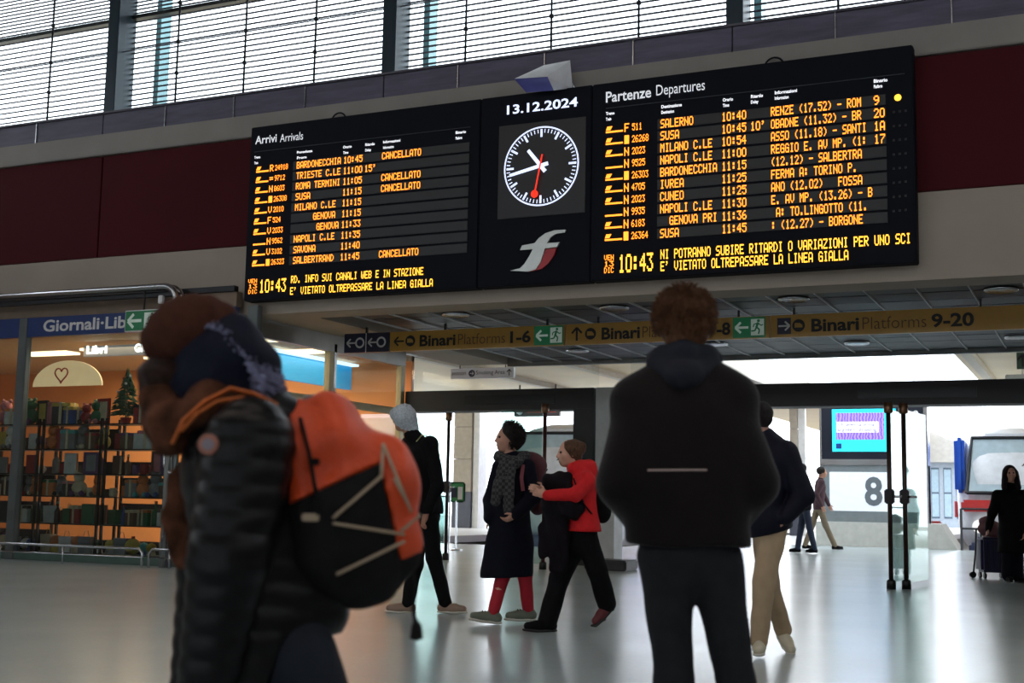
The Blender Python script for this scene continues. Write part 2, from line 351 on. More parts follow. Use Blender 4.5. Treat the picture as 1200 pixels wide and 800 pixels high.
def rows(par, data, pt, pb, n, cols, rowh, stripx):
    Y = BY - .013
    xt, zt = onY(pt[0], pt[1], Y); _, zb = onY(pb[0], pb[1], Y); dz = (zt - zb) / (n - 1)
    for i, r in enumerate(data):
        z = zt - dz * i
        st = MB().box(onY(stripx[0], 250, Y)[0], onY(stripx[1], 250, Y)[0], BY - .010, BY - .002, z - dz * .40, z + dz * .40)
        st = sh(st).build('display_strip', M_STRIP, par)
        L = MB()
        x0 = onY(cols[0], 250, Y)[0]; pit = cols[-1]
        # operator mark: a low train outline before the category letters
        xm = onY(cols[1], 250, Y)[0]
        L.add([(x0, Y, z - .045), (xm - .02, Y, z - .045), (xm - .02, Y, z - .022), (x0, Y, z - .022)], [(0, 1, 2, 3)])
        if r[0] != '-': L.add([(x0, Y, z - .012), (x0 + .06, Y, z - .012), (x0 + .09, Y, z + .04), (x0 + .02, Y, z + .04)], [(0, 1, 2, 3)])
        xc = onY(cols[1], 250, Y)[0]; led(L, r[1], xc, xc + pit * len(r[1]), z, rowh, Y)
        xc = onY(cols[2], 250, Y)[0]; led(L, r[2], xc, xc + pit * .72 * len(r[2]), z, rowh * .8, Y)
        for c, s in zip(cols[3:-1], r[3:]):
            if s:
                xc = onY(c, 250, Y)[0]; led(L, s, xc, xc + pit * len(s) * (.93 if len(s) > 16 else 1), z, rowh, Y)
        sh(L).build('timetable_row', M_LED, par)
    return dz
arr = [('R', 'R', '24918', 'BARDONECCHIA', '10:45', '', 'CANCELLATO'), ('R', '=', '9712', 'TRIESTE C.LE', '11:00', "15'", ''), ('R', 'N', '8603', 'ROMA TERMINI', '11:05', '', 'CANCELLATO'),
       ('R', '#', '26308', 'SUSA', '11:15', '', 'CANCELLATO'), ('R', 'V', '2010', 'MILANO C.LE', '11:15', '', ''), ('R', 'F', '524', '     GENOVA', '11:15', '', ''), ('R', 'V', '2033', '      GENOVA', '11:33', '', ''),
       ('-', 'N', '9562', 'NAPOLI C.LE', '11:35', '', ''), ('R', 'V', '3102', 'SAVONA', '11:40', '', ''), ('R', '#', '26323', 'SALBERTRAND', '11:45', '', 'CANCELLATO')]
rows(pA, arr, (400, 188), (400, 301), 10, [298, 314, 320, 345.5, 400.5, 425.5, 445.5, onY(397, 250, BY)[0] * 0 + (onY(397, 250, BY)[0] - onY(345.5, 250, BY)[0]) / 12], .098, (341, 548))
dep = [('R', 'F', '511', 'SALERNO', '10:40', '', 'FIRENZE (17.52) - ROM'[2:].rjust(19), '9'), ('R', '#', '26268', 'SUSA', '10:45', "10'", 'OBADNE (11.32) - BR', '20'), ('R', 'N', '2023', 'MILANO C.LE', '10:54', '', 'ASSO (11.18) - SANTI', '1A'),
       ('-', 'N', '9525', 'NAPOLI C.LE', '11:00', '', 'REGGIO E. AV MP. (1:', '17'), ('R', '#', '26303', 'BARDONECCHIA', '11:15', '', '(12.12) - SALBERTRA', ''), ('R', 'N', '4705', 'IVREA', '11:25', '', 'FERMA A: TORINO P.', ''),
       ('R', 'N', '2023', 'CUNEO', '11:25', '', 'ANO (12.02)   FOSSA', ''), ('-', 'N', '9935', 'NAPOLI C.LE', '11:30', '', 'E. AV MP. (13.26) - B', ''), ('R', 'N', '6183', '  GENOVA PRI', '11:36', '', ' A: TO.LINGOTTO (11.', ''),
       ('R', '#', '26364', 'SUSA', '11:45', '', ': (12.27) - BORGONE', '')]
rows(pD, dep, (857, 136), (857, 267.5), 10, [709, 731, 740, 773.5, 846, 880, 904, 1026, (onY(840, 250, BY)[0] - onY(773.5, 250, BY)[0]) / 12], .112, (770, 1040))
def ledp(par, s, pL, pR, h, m=M_LED, name='message_line'):
    L = MB(); Y = BY - .014; x0, z = onY(pL[0], pL[1], Y); x1, _ = onY(pR[0], pR[1], Y)
    led(L, s, x0, x1, z, h, Y); return sh(L).build(name, m, par)
ledp(pA, 'RD. INFO SUI CANALI WEB E IN STAZIONE', (341, 327.5), (496, 317), .105, M_LEDY); ledp(pA, "E' VIETATO OLTREPASSARE LA LINEA GIALLA", (340, 341), (507, 330), .105, M_LEDY)
ledp(pD, 'NI POTRANNO SUBIRE RITARDI O VARIAZIONI PER UNO SCI', (774, 298), (1067, 279.5), .12, M_LEDY); ledp(pD, "E' VIETATO OLTREPASSARE LA LINEA GIALLA", (774, 312), (994, 299), .12, M_LEDY)
ledp(pA, '10:43', (304, 335.5), (335, 333), .19, M_LEDY, 'digital_time'); ledp(pD, '10:43', (725, 309), (765, 306), .23, M_LEDY, 'digital_time')
for i, s in enumerate(('VEN', '13', 'DIC')):
    ledp(pA, s, (291, 329.5 + i * 6.2), (301, 329 + i * 6.2), .06, M_LED, 'digital_date'); ledp(pD, s, (708, 302 + i * 7.4), (719, 301 + i * 7.4), .07, M_LED, 'digital_date')
for (par, pts) in ((pA, [(341, 523, 333)]), ):
    pass
x, z = onY(1052, 114, BY - .02); sh(MB().lathe((x, BY - .014, z), [(.0, 0), (.04, 0.0), (.04, .006), (0, .006)], 14, 'y')).build('signal_dot', M_LEDY, pD)
for i in range(1, 9):
    for j in range(3):
        x, z = onY(1047 + j * 7, 114 + i * 16.6 - j * .7, BY - .02); sh(MB().box(x - .012, x + .012, BY - .009, BY, z - .012, z + .012)).build('unlit_dot', M_STRIP, pD)
# clock panel
cx, cz = onY(634, 194.5, BY - .02)
bx0, bz0 = onY(583, 250, BY - .01); bx1, _ = onY(684, 240, BY - .01)
sh(MB().box(cx - .62, cx + .62, BY - .012, BY, cz - .66, cz + .60, .004)).build('clock_back', mat('clock_black', (7, 9, 16), .4), pC)
R0 = .525
ring = MB(); n = 72; Y = BY - .022
for k in range(n):
    a, b = 2 * math.pi * k / n, 2 * math.pi * (k + 1) / n
    ring.add([(cx + r * math.sin(t), Y, cz + r * math.cos(t)) for r, t in ((R0 - .014, a), (R0 + .006, a), (R0 + .006, b), (R0 - .014, b))], [(0, 1, 2, 3)])
sh(ring).build('clock_ring', M_CLK, pC)
for k in range(60):
    t = 2 * math.pi * k / 60; w, l = (.014, .105) if k % 5 == 0 else (.006, .05)
    c, s_ = math.cos(t), math.sin(t)
    P = lambda u, v: (cx + u * c + v * s_, Y, cz - u * s_ + v * c)
    sh(MB().add([P(-w, R0 - .03 - l), P(w, R0 - .03 - l), P(w, R0 - .03), P(-w, R0 - .03)], [(0, 1, 2, 3)])).build('hour_mark' if k % 5 == 0 else 'minute_mark', M_CLK, pC)
def hand(name, ang, back, ln, w0, w1, m, Yh):
    t = math.radians(ang); c, s_ = math.cos(t), math.sin(t)
    P = lambda u, v, y: (cx + u * c + v * s_, y, cz - u * s_ + v * c)
    mb = MB(); q = [(-w0, -back), (w0, -back), (w1, ln), (-w1, ln)]
    mb.add([P(u, v, Yh) for u, v in q] + [P(u, v, Yh - .008) for u, v in q], [(3, 2, 1, 0), (4, 5, 6, 7), (0, 1, 5, 4), (1, 2, 6, 5), (2, 3, 7, 6), (3, 0, 4, 7)])
    if name == 'second_hand': mb.lathe(P(0, ln, Yh - .008), [(0, 0), (.05, 0), (.05, .008), (0, .008)], 16, 'y')
    return sh(mb).build(name, m, pC)
hand('hour_hand', 321, .10, .29, .026, .022, M_CLK, Y - .004); hand('minute_hand', 258, .11, .45, .024, .018, M_CLK, Y - .016); hand('second_hand', 191, .15, .38, .009, .008, M_CLKR, Y - .028)
T('date', '13.12.2024', (594, 134), (677, 126), .125, M_CLK, pC, .02)
def fp(px, py): return onY(560 + px / 2.857, 60 + py / 2.857, BY - .01)
sil = [(296, 598), (258, 600), (228, 610), (206, 626), (192, 643), (150, 651), (143, 666), (186, 663), (174, 686), (158, 712), (143, 727), (110, 735), (170, 738), (196, 730), (212, 706), (226, 661), (266, 656), (275, 640), (234, 643), (244, 625), (262, 612), (292, 607)]
sh(MB().prism([fp(*p) for p in sil], BY - .03, BY - .002)).build('logo_silver_stroke', mat('silver_badge', (186, 190, 186), .3, .6, emit=(186, 190, 186), estr=.0), pC)
red = [(229, 664), (264, 659), (256, 684), (238, 710), (214, 730), (186, 736), (172, 738), (197, 731), (213, 707)]
sh(MB().prism([fp(*p) for p in red], BY - .029, BY - .001)).build('logo_red_stroke', mat('red_badge', (170, 28, 38), .35), pC)

# ------------------------------------------------------------------ projector lamp over the board
fx, fz_ = onY(634, 90, 14.7)
lamp = tag(empty('floodlight', (fx, WY, fz_)), 'white wedge-shaped floodlight with a violet front glass on brackets above the clock', 'floodlight')
pr = [(-.30, 0), (.30, 0), (.30, 0)]
hb = MB()
vs = [(-.33, -.6, -.02), (.14, -.6, -.05), (.12, -.34, -.15), (-.27, -.34, -.13), (-.02, -.36, .20), (.35, -.36, .22), (.30, -.14, -.08), (.0, -.14, -.06)]
hb.add(vs, [(0, 1, 5, 4), (1, 2, 6, 5), (3, 0, 4, 7), (4, 5, 6, 7), (2, 3, 7, 6)])
hb.build('housing', mat('white_lamp_housing', (225, 228, 232), .35), lamp)
MB().add([(-.33, -.602, -.022), (.14, -.602, -.052), (.12, -.345, -.152), (-.27, -.345, -.132)], [(0, 1, 2, 3)]).build('lamp_glass', mat('violet_lamp_glass', (104, 106, 180), .2), lamp)
for x in (-.05, .28): MB().tube([(x, -.16, .02), (x + .05, -.10, -.10), (x + .07, -.03, -.15)], .018, 8).build('bracket', M_STEEL, lamp, True)

# ------------------------------------------------------------------ signs over the passage
SY = 17.0; SZ0, SZ1 = 3.275, 3.575
M_OCHRE = mat('ochre_sign_face', (176, 132, 46), 0.35, var=0.06)
M_INK = mat('black_sign_ink', (16, 14, 14), 0.5)
M_INKB = mat('brown_sign_ink', (92, 62, 30), 0.5)
M_NAVY = mat('navy_sign_face', (20, 24, 52), 0.35)
M_GREEN = mat('green_exit_face', (14, 92, 56), 0.4, emit=(14, 92, 56), estr=.25)
M_PALE = mat('pale_sign_ink', (200, 214, 204), 0.5, emit=(190, 205, 195), estr=.12)
def arrow(cx, cz, s, d, Y, m, par, w=.16):
    """arrow glyph; d in 'LRU'"""
    shaft = [(-.5, 0), (.5, 0)]
    g = MB()
    def q(a, b, w):
        a = Vector(a); b = Vector(b); n_ = (b - a).normalized(); p = Vector((-n_.y, n_.x)) * w / 2
        return [a + p, b + p, b - p, a - p]
    for a, b in (((-.5, 0), (.5, 0)), ((-.5, 0), (-.08, .40)), ((-.5, 0), (-.08, -.40))):
        pts = q(a, b, w)
        if d == 'R': pts = [Vector((-p.x, p.y)) for p in pts]
        if d == 'U': pts = [Vector((p.y, -p.x)) for p in pts]
        g.add([(cx + p.x * s, Y, cz + p.y * s) for p in pts], [(0, 1, 2, 3)])
    return g.build('arrow', m, par)
def train_icon(cx, cz, s, Y, m, m2, par):
    MB().lathe((cx, Y, cz), [(0, 0), (s * .5, 0), (s * .5, .003), (0, .003)], 20, 'y').build('train_roundel', m, par)
    MB().prism([(cx - s * .3, cz - .16 * s), (cx + s * .3, cz - .16 * s), (cx + s * .3, cz + .02 * s), (cx + s * .1, cz + .2 * s), (cx - s * .3, cz + .2 * s)], Y - .003, Y - .001).build('train_mark', m2, par)
def runner(cx, cz, s, Y, m, par):
    g = MB(); Z = lambda x, z: (cx + x * s, cz + z * s)
    g.lathe((cx + .06 * s, Y, cz + .36 * s), [(0, 0), (.085 * s, 0), (.085 * s, .002), (0, .002)], 12, 'y')
    for a, b, w in (((.04, .26), (-.06, -.02), .13), ((-.04, 0), (.12, -.16), .09), ((.12, -.16), (.06, -.4), .08), ((-.06, -.02), (-.14, -.2), .09), ((-.14, -.2), (-.36, -.22), .08), ((.04, .22), (.22, .08), .06), ((.22, .08), (.32, .14), .06), ((.0, .22), (-.2, .16), .06), ((-.2, .16), (-.24, 0), .06)):
        a_ = Vector(a); b_ = Vector(b); n_ = (b_ - a_).normalized(); p = Vector((-n_.y, n_.x)) * w / 2
        pts = [a_ + p, b_ + p, b_ - p, a_ - p]; g.add([(Z(q_.x, q_.y)[0], Y, Z(q_.x, q_.y)[1]) for q_ in pts], [(0, 1, 2, 3)])
    return g.build('running_figure', m, par)
def exit_face(x0, x1, z0, z1, Y, par, mirror=False):
    MB().box(x0, x1, Y - .004, Y, z0, z1).build('exit_face', M_GREEN, par)
    xm = x0 + (x1 - x0) * .56; h = z1 - z0; p = h * .1
    MB().box(xm, x1 - p * .6, Y - .006, Y - .004, z0 + p, z1 - p).build('door_mark', M_PALE, par)
    runner((xm + x1 - p * .6) / 2, (z0 + z1) / 2, h * .85, Y - .009, M_GREEN, par)
    arrow(x0 + (xm - x0) * .5, (z0 + z1) / 2, (xm - x0) * .72, 'L', Y - .006, M_PALE, par, .18)
def sx(px): return onY(px, 395, SY)[0]
def hang(par, xs_):
    for x in xs_: MB().box(x - .015, x + .015, SY + .03, SY + .06, SZ1, ZC + .03).build('hanger', M_BLACK, par)
sgs = [('platform_sign', 403.5, 455.5, M_NAVY, 'dark blue sign with two white arrows at the left end of the sign row', (428,)),
       ('platform_sign', 457, 661.5, M_OCHRE, 'ochre overhead sign reading Binari Platforms 1-6 with a green exit field', (520, 640)),
       ('platform_sign', 663, 901.5, M_OCHRE, 'ochre overhead sign with an up arrow and platforms 7-8, partly behind the standing man', (700, 865)),
       ('platform_sign', 903, 1262, M_OCHRE, 'ochre overhead sign reading Binari Platforms 9-20 at the right edge', (930, 1150))]
SG = []
for nme, a, b, m, lab, hx in sgs:
    o = tag(empty(nme, (0, 0, 0)), lab, 'sign', 'hanging platform signs'); SG.append(o)
    MB().box(sx(a), sx(b), SY, SY + .09, SZ0, SZ1, .006).build('sign_box', m, o); hang(o, [sx(v) for v in hx])
zc = (SZ0 + SZ1) / 2; Y1 = SY - .004
a_, b_, c_, d_ = SG
M_WINK = mat('white_sign_ink', (205, 205, 205), .5)
for p0, p1 in ((407, 421), (432, 445)):
    arrow(sx(p0 + 5), zc, .16, 'L', Y1, M_WINK, a_); 
    g = MB()
    for k in range(16):
        t0, t1 = 2 * math.pi * k / 16, 2 * math.pi * (k + 1) / 16; cc = sx(p0 + 15)
        g.add([(cc + r * math.cos(t), Y1, zc + r * math.sin(t)) for r, t in ((.055, t0), (.085, t0), (.085, t1), (.055, t1))], [(0, 1, 2, 3)])
    g.build('ring_mark', M_WINK, a_)
MB().box(sx(428.6), sx(429.6), SY - .003, SY, SZ0, SZ1).build('joint', M_WINK, a_)
def stxt(par, s, p0, p1, m, bold): text('lettering', s, sx(p0), sx(p1), zc - .085, .17, Y1, m, par, bold)
arrow(sx(468), zc, .17, 'L', Y1, M_INK, b_); train_icon(sx(481), zc, .17, Y1, M_INK, M_OCHRE, b_)
stxt(b_, 'Binari', 492, 534, M_INK, .03); stxt(b_, 'Platforms', 537, 592, M_INKB, -.01); stxt(b_, '1-6', 598, 622, M_INK, .03)
exit_face(sx(626), sx(660), SZ0 + .01, SZ1 - .01, SY - .002, b_)
arrow(sx(676), zc, .19, 'U', Y1, M_INK, c_); train_icon(sx(692), zc, .17, Y1, M_INK, M_OCHRE, c_)
stxt(c_, 'Binari', 705, 750, M_INK, .03); stxt(c_, 'Platforms', 753, 812, M_INKB, -.01); stxt(c_, '7-8', 830, 856, M_INK, .03)
exit_face(sx(859), sx(897), SZ0 + .01, SZ1 - .01, SY - .002, c_)
MB().box(sx(911), sx(927), SY - .003, SY, zc - .11, zc + .11).build('arrow_field', M_NAVY, d_)
arrow(sx(919), zc, .15, 'R', Y1 - .003, M_WINK, d_); train_icon(sx(936), zc, .17, Y1, M_INK, M_OCHRE, d_)
stxt(d_, 'Binari', 951, 1007, M_INK, .03); stxt(d_, 'Platforms', 1011, 1086, M_INKB, -.01); stxt(d_, '9-20', 1092, 1142, M_INK, .03)

# small sign beyond the doors
Y2 = 24.0
sgn = tag(empty('smoking_area_sign'), 'small pale hanging sign reading Smoking Area beyond the glass doors', 'sign')
xa, za = onY(528, 444, Y2); xb, zb_ = onY(602, 430, Y2)
MB().box(xa, xb, Y2, Y2 + .08, za, zb_, .004).build('sign_box', mat('pale_grey_sign', (196, 198, 204), .4), sgn)
text('lettering', 'anzatori', xa + .03, xa + .36, za + .08, .09, Y2 - .004, M_INK, sgn, .0)
MB().lathe((xa + .50, Y2 - .006, (za + zb_) / 2), [(0, 0), (.075, 0), (.075, .005), (0, .005)], 16, 'y').build('blue_roundel', M_NAVY, sgn)
arrow(xa + .50, (za + zb_) / 2, .09, 'R', Y2 - .008, M_WINK, sgn)
text('lettering', 'Smoking Area', xa + .60, xb - .2, za + .08, .09, Y2 - .004, M_INK, sgn, .0)
arrow(xb - .1, (za + zb_) / 2, .13, 'U', Y2 - .006, M_INK, sgn)
for x in (xa + .2, xb - .2): MB().box(x - .01, x + .01, Y2 + .03, Y2 + .05, zb_, 5.0).build('hanger', M_BLACK, sgn)

# ------------------------------------------------------------------ glass doors under the dark lintel
LZ0, LZ1 = 2.57, 2.93
M_LINT = mat('dark_brown_steel', (40, 36, 38), 0.5, .2)
def door_unit(n, x0, x1, jambs):
    d = tag(empty('door_%d' % n, ((x0 + x1) / 2, LY, 0)), kind='structure'); ox = d.location.x
    MB().box(x0 - ox, x1 - ox, 0, .5, LZ0, LZ1, .01).build('lintel', M_LINT, d)
    for a, b in jambs: MB().box(a - ox, b - ox, 0, .5, 0, LZ0).build('jamb', M_LINT, d)
    xm = (x0 + x1) / 2
    for xs_ in ((xm + .8, xm + 1.6),): MB().box(xs_[0] - ox - 1.4, xs_[1] - ox - .5, -.02, .0, LZ0 + .1, LZ1 - .1, .004).build('sensor', M_BLACK, d)
    MB().box(x0 - ox, x1 - ox, .24, .25, LZ1, ZC + .2).build('transom_pane', M_GLASS, d)
    return d
dL = door_unit(1, -11.25, -7.66, [(-8.02, -7.66)])
dR = door_unit(2, -7.1, 1.6, [(1.2, 1.6)])
struct('trim_4', MB().box(-7.62, -7.28, LY, LY + .4, 0, LZ1), mat('pale_pillar', (186, 188, 190), .5, bump=.05))
bp = tag(MB().box(-7.35, -6.66, 18.75, 19.3, 0, .16, .02).build('door_plinth', M_LINT), 'low dark plinth at the foot of the door pillar between the two doorways', 'plinth')

def leaf(x, y, dirx, diry, h, w, label, m, hardware=True):
    o = tag(empty('glass_door_leaf', (x, y, 0)), label, 'glass door', 'open glass door leaves')
    L = math.hypot(dirx, diry); dx, dy = dirx / L, diry / L
    MB().tube([(0, 0, .02), (0, 0, h)], .030, 10).build('edge_post', m, o, True)
    MB().lathe((0, 0, 0), [(.06, 0), (.06, .10), (.045, .12)], 12).build('foot', M_BLACK, o, True)
    MB().lathe((0, 0, h - .1), [(.045, 0), (.06, .02), (.06, .14)], 12).build('top_hinge', mat('bronze_fitting', (120, 88, 66), .3, .7), o, True)
    g = MB(); e = .006; nx_, ny_ = -dy * e, dx * e
    a = (dx * .04, dy * .04); b = (dx * w, dy * w)
    g.add([(a[0] - nx_, a[1] - ny_, .08), (b[0] - nx_, b[1] - ny_, .08), (b[0] + nx_, b[1] + ny_, .08), (a[0] + nx_, a[1] + ny_, .08),
           (a[0] - nx_, a[1] - ny_, h - .04), (b[0] - nx_, b[1] - ny_, h - .04), (b[0] + nx_, b[1] + ny_, h - .04), (a[0] + nx_, a[1] + ny_, h - .04)],
          [(3, 2, 1, 0), (4, 5, 6, 7), (0, 1, 5, 4), (1, 2, 6, 5), (2, 3, 7, 6), (3, 0, 4, 7)])
    g.build('door_pane', glass('greenish_door_glass', (224, 240, 236), .03, 1.3), o)
    if hardware:
        MB().box(-.06, .06, -.07, .05, h * .46, h * .54, .015).build('lock_box', M_LINT, o)
        MB().tube([(0.03, -.04, h * .5), (.16, -.06, h * .5)], .016, 8).build('lever', M_STEEL, o, True)
    return o
M_BRONZE = mat('bronze_edge_post', (60, 44, 38), .35, .5, var=.5, scale=3, stretch=(1, 1, 3))
leaf(-2.53, 17.27, .05, 1, 2.36, 1.0, 'open glass door leaf on dark post, the left of the pair before the totem screen', M_BRONZE)
leaf(-2.36, 17.41, .12, 1, 2.36, 1.15, 'open glass door leaf on dark post, the right of the pair before the totem screen', M_BRONZE)
x, y = onZ(522, 656); leaf(x, y, -1, -.15, 2.5, .85, 'glass door leaf with thin black edge post right of the hooded walker', M_BLACK)
x, y = onZ(636, 667); leaf(x, y, -1, .12, 2.5, .8, 'glass door leaf with a thin dark reddish edge post between the two women', mat('thin_red_brown_post', (74, 34, 34), .4), False)

# ------------------------------------------------------------------ the shop on the left
SHY = 15.02; SHX0, SHX1 = -22.0, -11.3
struct('window_5', MB().box(SHX0, SHX1, SHY, SHY + .02, .12, 3.47), M_WGLASS)
struct('window_6', MB().box(SHX1 - .02, SHX1, SHY, LY, .12, 3.37), M_WGLASS)
shopfront = tag(empty('shopfront', (0, 0, 0)), 'newsagent shopfront frame with blue fascia lettered Giornali Libri', 'shopfront')
x_a, z_a = onY(0, 375, SHY); _, z_b = onY(0, 397, SHY)
MB().box(SHX0, SHX1, SHY - .05, SHY + .05, z_b, z_a, .004).build('blue_fascia', mat('blue_fascia', (22, 50, 104), .35), shopfront)
MB().box(SHX0, SHX1, SHY - .04, SHY + .1, z_a, z_a + .22, .004).build('header', mat('warm_grey_header', (126, 108, 92), .6), shopfront)
MB().box(SHX0, SHX1, SHY - .1, SHY + .0, z_a + .22, z_a + .30, .004).build('header_cap', M_DARK, shopfront)
f0 = onY(50, 393.5, SHY - .055); f1 = onY(160, 391, SHY - .055)
text('lettering', 'Giornali·Libri', f0[0], f1[0], z_b + .075, .185, SHY - .055, M_WINK, shopfront, .025)
for px in (16, 288): 
    xx = onY(px, 560, SHY - .05)[0]; MB().box(xx - .09, xx + .09, SHY - .06, SHY + .06, 0, z_a, .01).build('mullion', mat('grey_mullion', (92, 98, 98), .4, .3), shopfront)
MB().box(SHX0, SHX1, SHY - .03, SHY + .05, 0, .12).build('plinth', mat('green_grey_plinth', (70, 92, 84), .5), shopfront)
MB().box(SHX1 - .06, SHX1 + .05, SHY, LY, 3.37, ZC).build('side_header', mat('dull_steel_header', (140, 136, 132), .3, .7, var=.15, scale=2), shopfront)
MB().box(SHX1 - .05, SHX1 + .04, SHY, LY, 2.50, 2.62).build('side_transom', mat('cream_frame', (196, 180, 140), .5), shopfront)
for px in (386, 470):
    rr = ray(px, 430); t_ = SHX1 / rr[0]; yy = t_ * rr[1]
    MB().box(SHX1 - .05, SHX1 + .05, yy - .07, yy + .07, 0, 3.37).build('side_mullion', MATS['cream_frame'], shopfront)
MB().box(SHX1 - .05, SHX1 + .05, 17.55, 17.63, 2.6, 3.5).build('steel_edge', M_STEEL, shopfront)
# interior shell
struct('wall_shop_back', MB().box(SHX0, SHX1, 20.2, 20.3, 0, 3.6), mat('warm_shop_wall', (226, 150, 92), .7, var=.1, scale=1))
struct('wall_shop_left', MB().box(SHX0 - .1, SHX0, SHY, 20.3, 0, 3.6), MATS['warm_shop_wall'])
struct('ceiling_shop', MB().box(SHX0, SHX1, SHY + .1, 20.3, 3.5, 3.6), mat('shop_ceiling', (190, 160, 130), .7))
M_SLIGHT = mat('warm_light_panel', (255, 225, 180), .5, emit=(255, 226, 186), estr=3.2)
for k, (x, y) in enumerate([(-15.4, 17.0), (-15.2, 18.4), (-13.4, 17.6), (-17.0, 17.2), (-12.2, 16.6), (-12.3, 18.2), (-13.6, 19.3)]):
    o = tag(MB().box(x - .55, x + .55, y - .18, y + .18, 3.46, 3.5, .004).build('shop_light_panel', M_SLIGHT),
            'warm rectangular ceiling light inside the newsagent, ' + ['above the heart sign', 'second row behind the heart sign', 'above the little tree', 'left of the grey mullion', 'nearest the glass corner', 'behind the glass corner', 'farthest back'][k], 'ceiling light', 'newsagent ceiling lights')
ll = area('shop_warm_light', (-14.5, 17.8, 3.4), 6, 3.6, 380, (1.0, .70, .44))
# blue light trough along the side window
tr = tag(empty('blue_light_trough'), 'blue glowing light trough behind the side window of the shop', 'light trough')
MB().box(-12.6, -12.5, SHY + .3, 20.1, 3.0, 3.42).build('blue_panel', mat('blue_glow_panel', (30, 140, 190), .5, emit=(20, 130, 190), estr=.9), tr)
MB().box(-12.6, -12.35, SHY + .3, 20.1, 3.42, 3.46).build('light_strip', mat('cold_strip', (220, 240, 255), .5, emit=(215, 238, 255), estr=2.0), tr)
# lit sign inside
lx0, lz0 = onY(97, 418, 16.2); lx1, lz1 = onY(186, 402, 16.2)
ls = tag(MB().box(lx0, lx1, 16.2, 16.28, lz0, lz1, .01).build('illuminated_sign', mat('dim_sign_box', (120, 118, 116), .4, emit=(150, 150, 150), estr=.5)), 'white glowing sign box inside the newsagent above the little tree', 'sign')
text('lettering', 'Libri', lx0 + .08, lx0 + .52, lz0 + .05, .13, 16.19, mat('glowing_letter', (255, 255, 255), .5, emit=(255, 255, 255), estr=2.6), ls, .05)
text('lettering', 'Gioc', lx1 - .48, lx1 - .12, lz0 + .05, .13, 16.19, MATS['glowing_letter'], ls, .05)
# half-round heart sign
hx, hz = onY(78, 452, 16.0)
hs = tag(empty('half_round_sign', (hx, 16.0, hz)), 'large half-round cream sign with a red heart drawing inside the newsagent', 'sign')
MB().prism([(.74 * math.cos(t), .42 * math.sin(t)) for t in [math.pi * k / 20 for k in range(21)]], 0, .03).build('sign_face', mat('cream_sign_face', (250, 222, 176), .5, emit=(250, 214, 160), estr=.5), hs)
hp = [(16 * math.sin(t) ** 3, 13 * math.cos(t) - 5 * math.cos(2 * t) - 2 * math.cos(3 * t) - math.cos(4 * t)) for t in [2 * math.pi * k / 28 for k in range(28)]]
MB().tube([(-.12 + p[0] * .0085, -.01, .19 + p[1] * .0085) for p in hp + hp[:1]], .012, 6).build('heart_outline', mat('heart_red', (190, 70, 60), .5), hs)
# stainless tube portal in front of the shop
pt = tag(empty('tube_portal'), 'stainless steel tube portal framing the newsagent window', 'tube frame')
PY = 14.68; p_ = lambda a, b: (onY(a, b, PY)[0], PY, onY(a, b, PY)[1])
for dy in (0, .14):
    e1 = p_(207, 336); xe, ze = e1[0], e1[2]
    pts = [(XL + 5, PY + dy, ze + .02), (xe - .22, PY + dy, ze + .02)] + [(xe - .22 + .22 * math.sin(t), PY + dy, ze - .2 + .22 * math.cos(t)) for t in [math.pi / 2 * k / 6 for k in range(1, 7)]] + [(xe, PY + dy, 0)]
    MB().tube(pts, .048, 12).build('tube', M_STEEL, pt, True)
MB().box(-19, xe, PY + .02, PY + .12, ze - .12, ze - .07).build('rail_plate', M_DARK, pt)
# inner hooked tube by the orange bag walker and low guard rails
gr1 = p_(0, 640); 
for k, (a, b, lab) in enumerate(((-60, 172, 'low stainless guard rail along the foot of the newsagent window'), (180, 262, 'short low stainless guard rail just right of the steel tube portal'))):
    x0 = p_(a, 650)[0]; x1 = p_(b, 650)[0]; y0 = PY - .1
    gr_ = tag(empty('guard_rail', (x0, y0, 0)), lab, 'guard rail', 'low guard rails')
    w = x1 - x0
    MB().tube([(0, 0, 0), (0, 0, .20), (.06, 0, .26), (w - .06, 0, .26), (w, 0, .20), (w, 0, 0)], .02, 8).build('top_tube', M_STEEL, gr_, True)
    MB().tube([(0, 0, .14), (w, 0, .14)], .012, 8).build('lower_tube', M_STEEL, gr_, True)
    for q in (.3, .62): MB().tube([(w * q, 0, 0), (w * q, 0, .26)], .015, 8).build('post', M_STEEL, gr_, True)
hk = tag(MB().tube([p_(209, 460), p_(197, 463), p_(193, 472), p_(193, 545), p_(197, 553), p_(209, 556)], .035, 10).build('door_pull', M_STEEL, None, True), 'bent stainless door pull beside the walker with the orange backpack', 'door handle')
# green exit sign at the portal
ex = tag(empty('exit_sign'), 'green exit sign with arrow and running figure in front of the blue newsagent fascia', 'sign')
EY = 14.56; x0, z1_ = onY(147, 364, EY); x1, z0_ = onY(187, 387, EY)
MB().box(x0, x1, EY, EY + .05, z0_, z1_, .005).build('sign_box', M_WHITE, ex); exit_face(x0 + .015, x1 - .015, z0_ + .015, z1_ - .015, EY - .002, ex)
MB().box((x0 + x1) / 2 - .01, (x0 + x1) / 2 + .01, EY + .01, EY + .03, z1_, ze - .06).build('hanger', M_BLACK, ex)
MB().box(x1 - .15, x1 - .07, PY - .02, PY + .04, z1_ + .1, z1_ + .22, .01).build('detector', M_WHITE, ex)

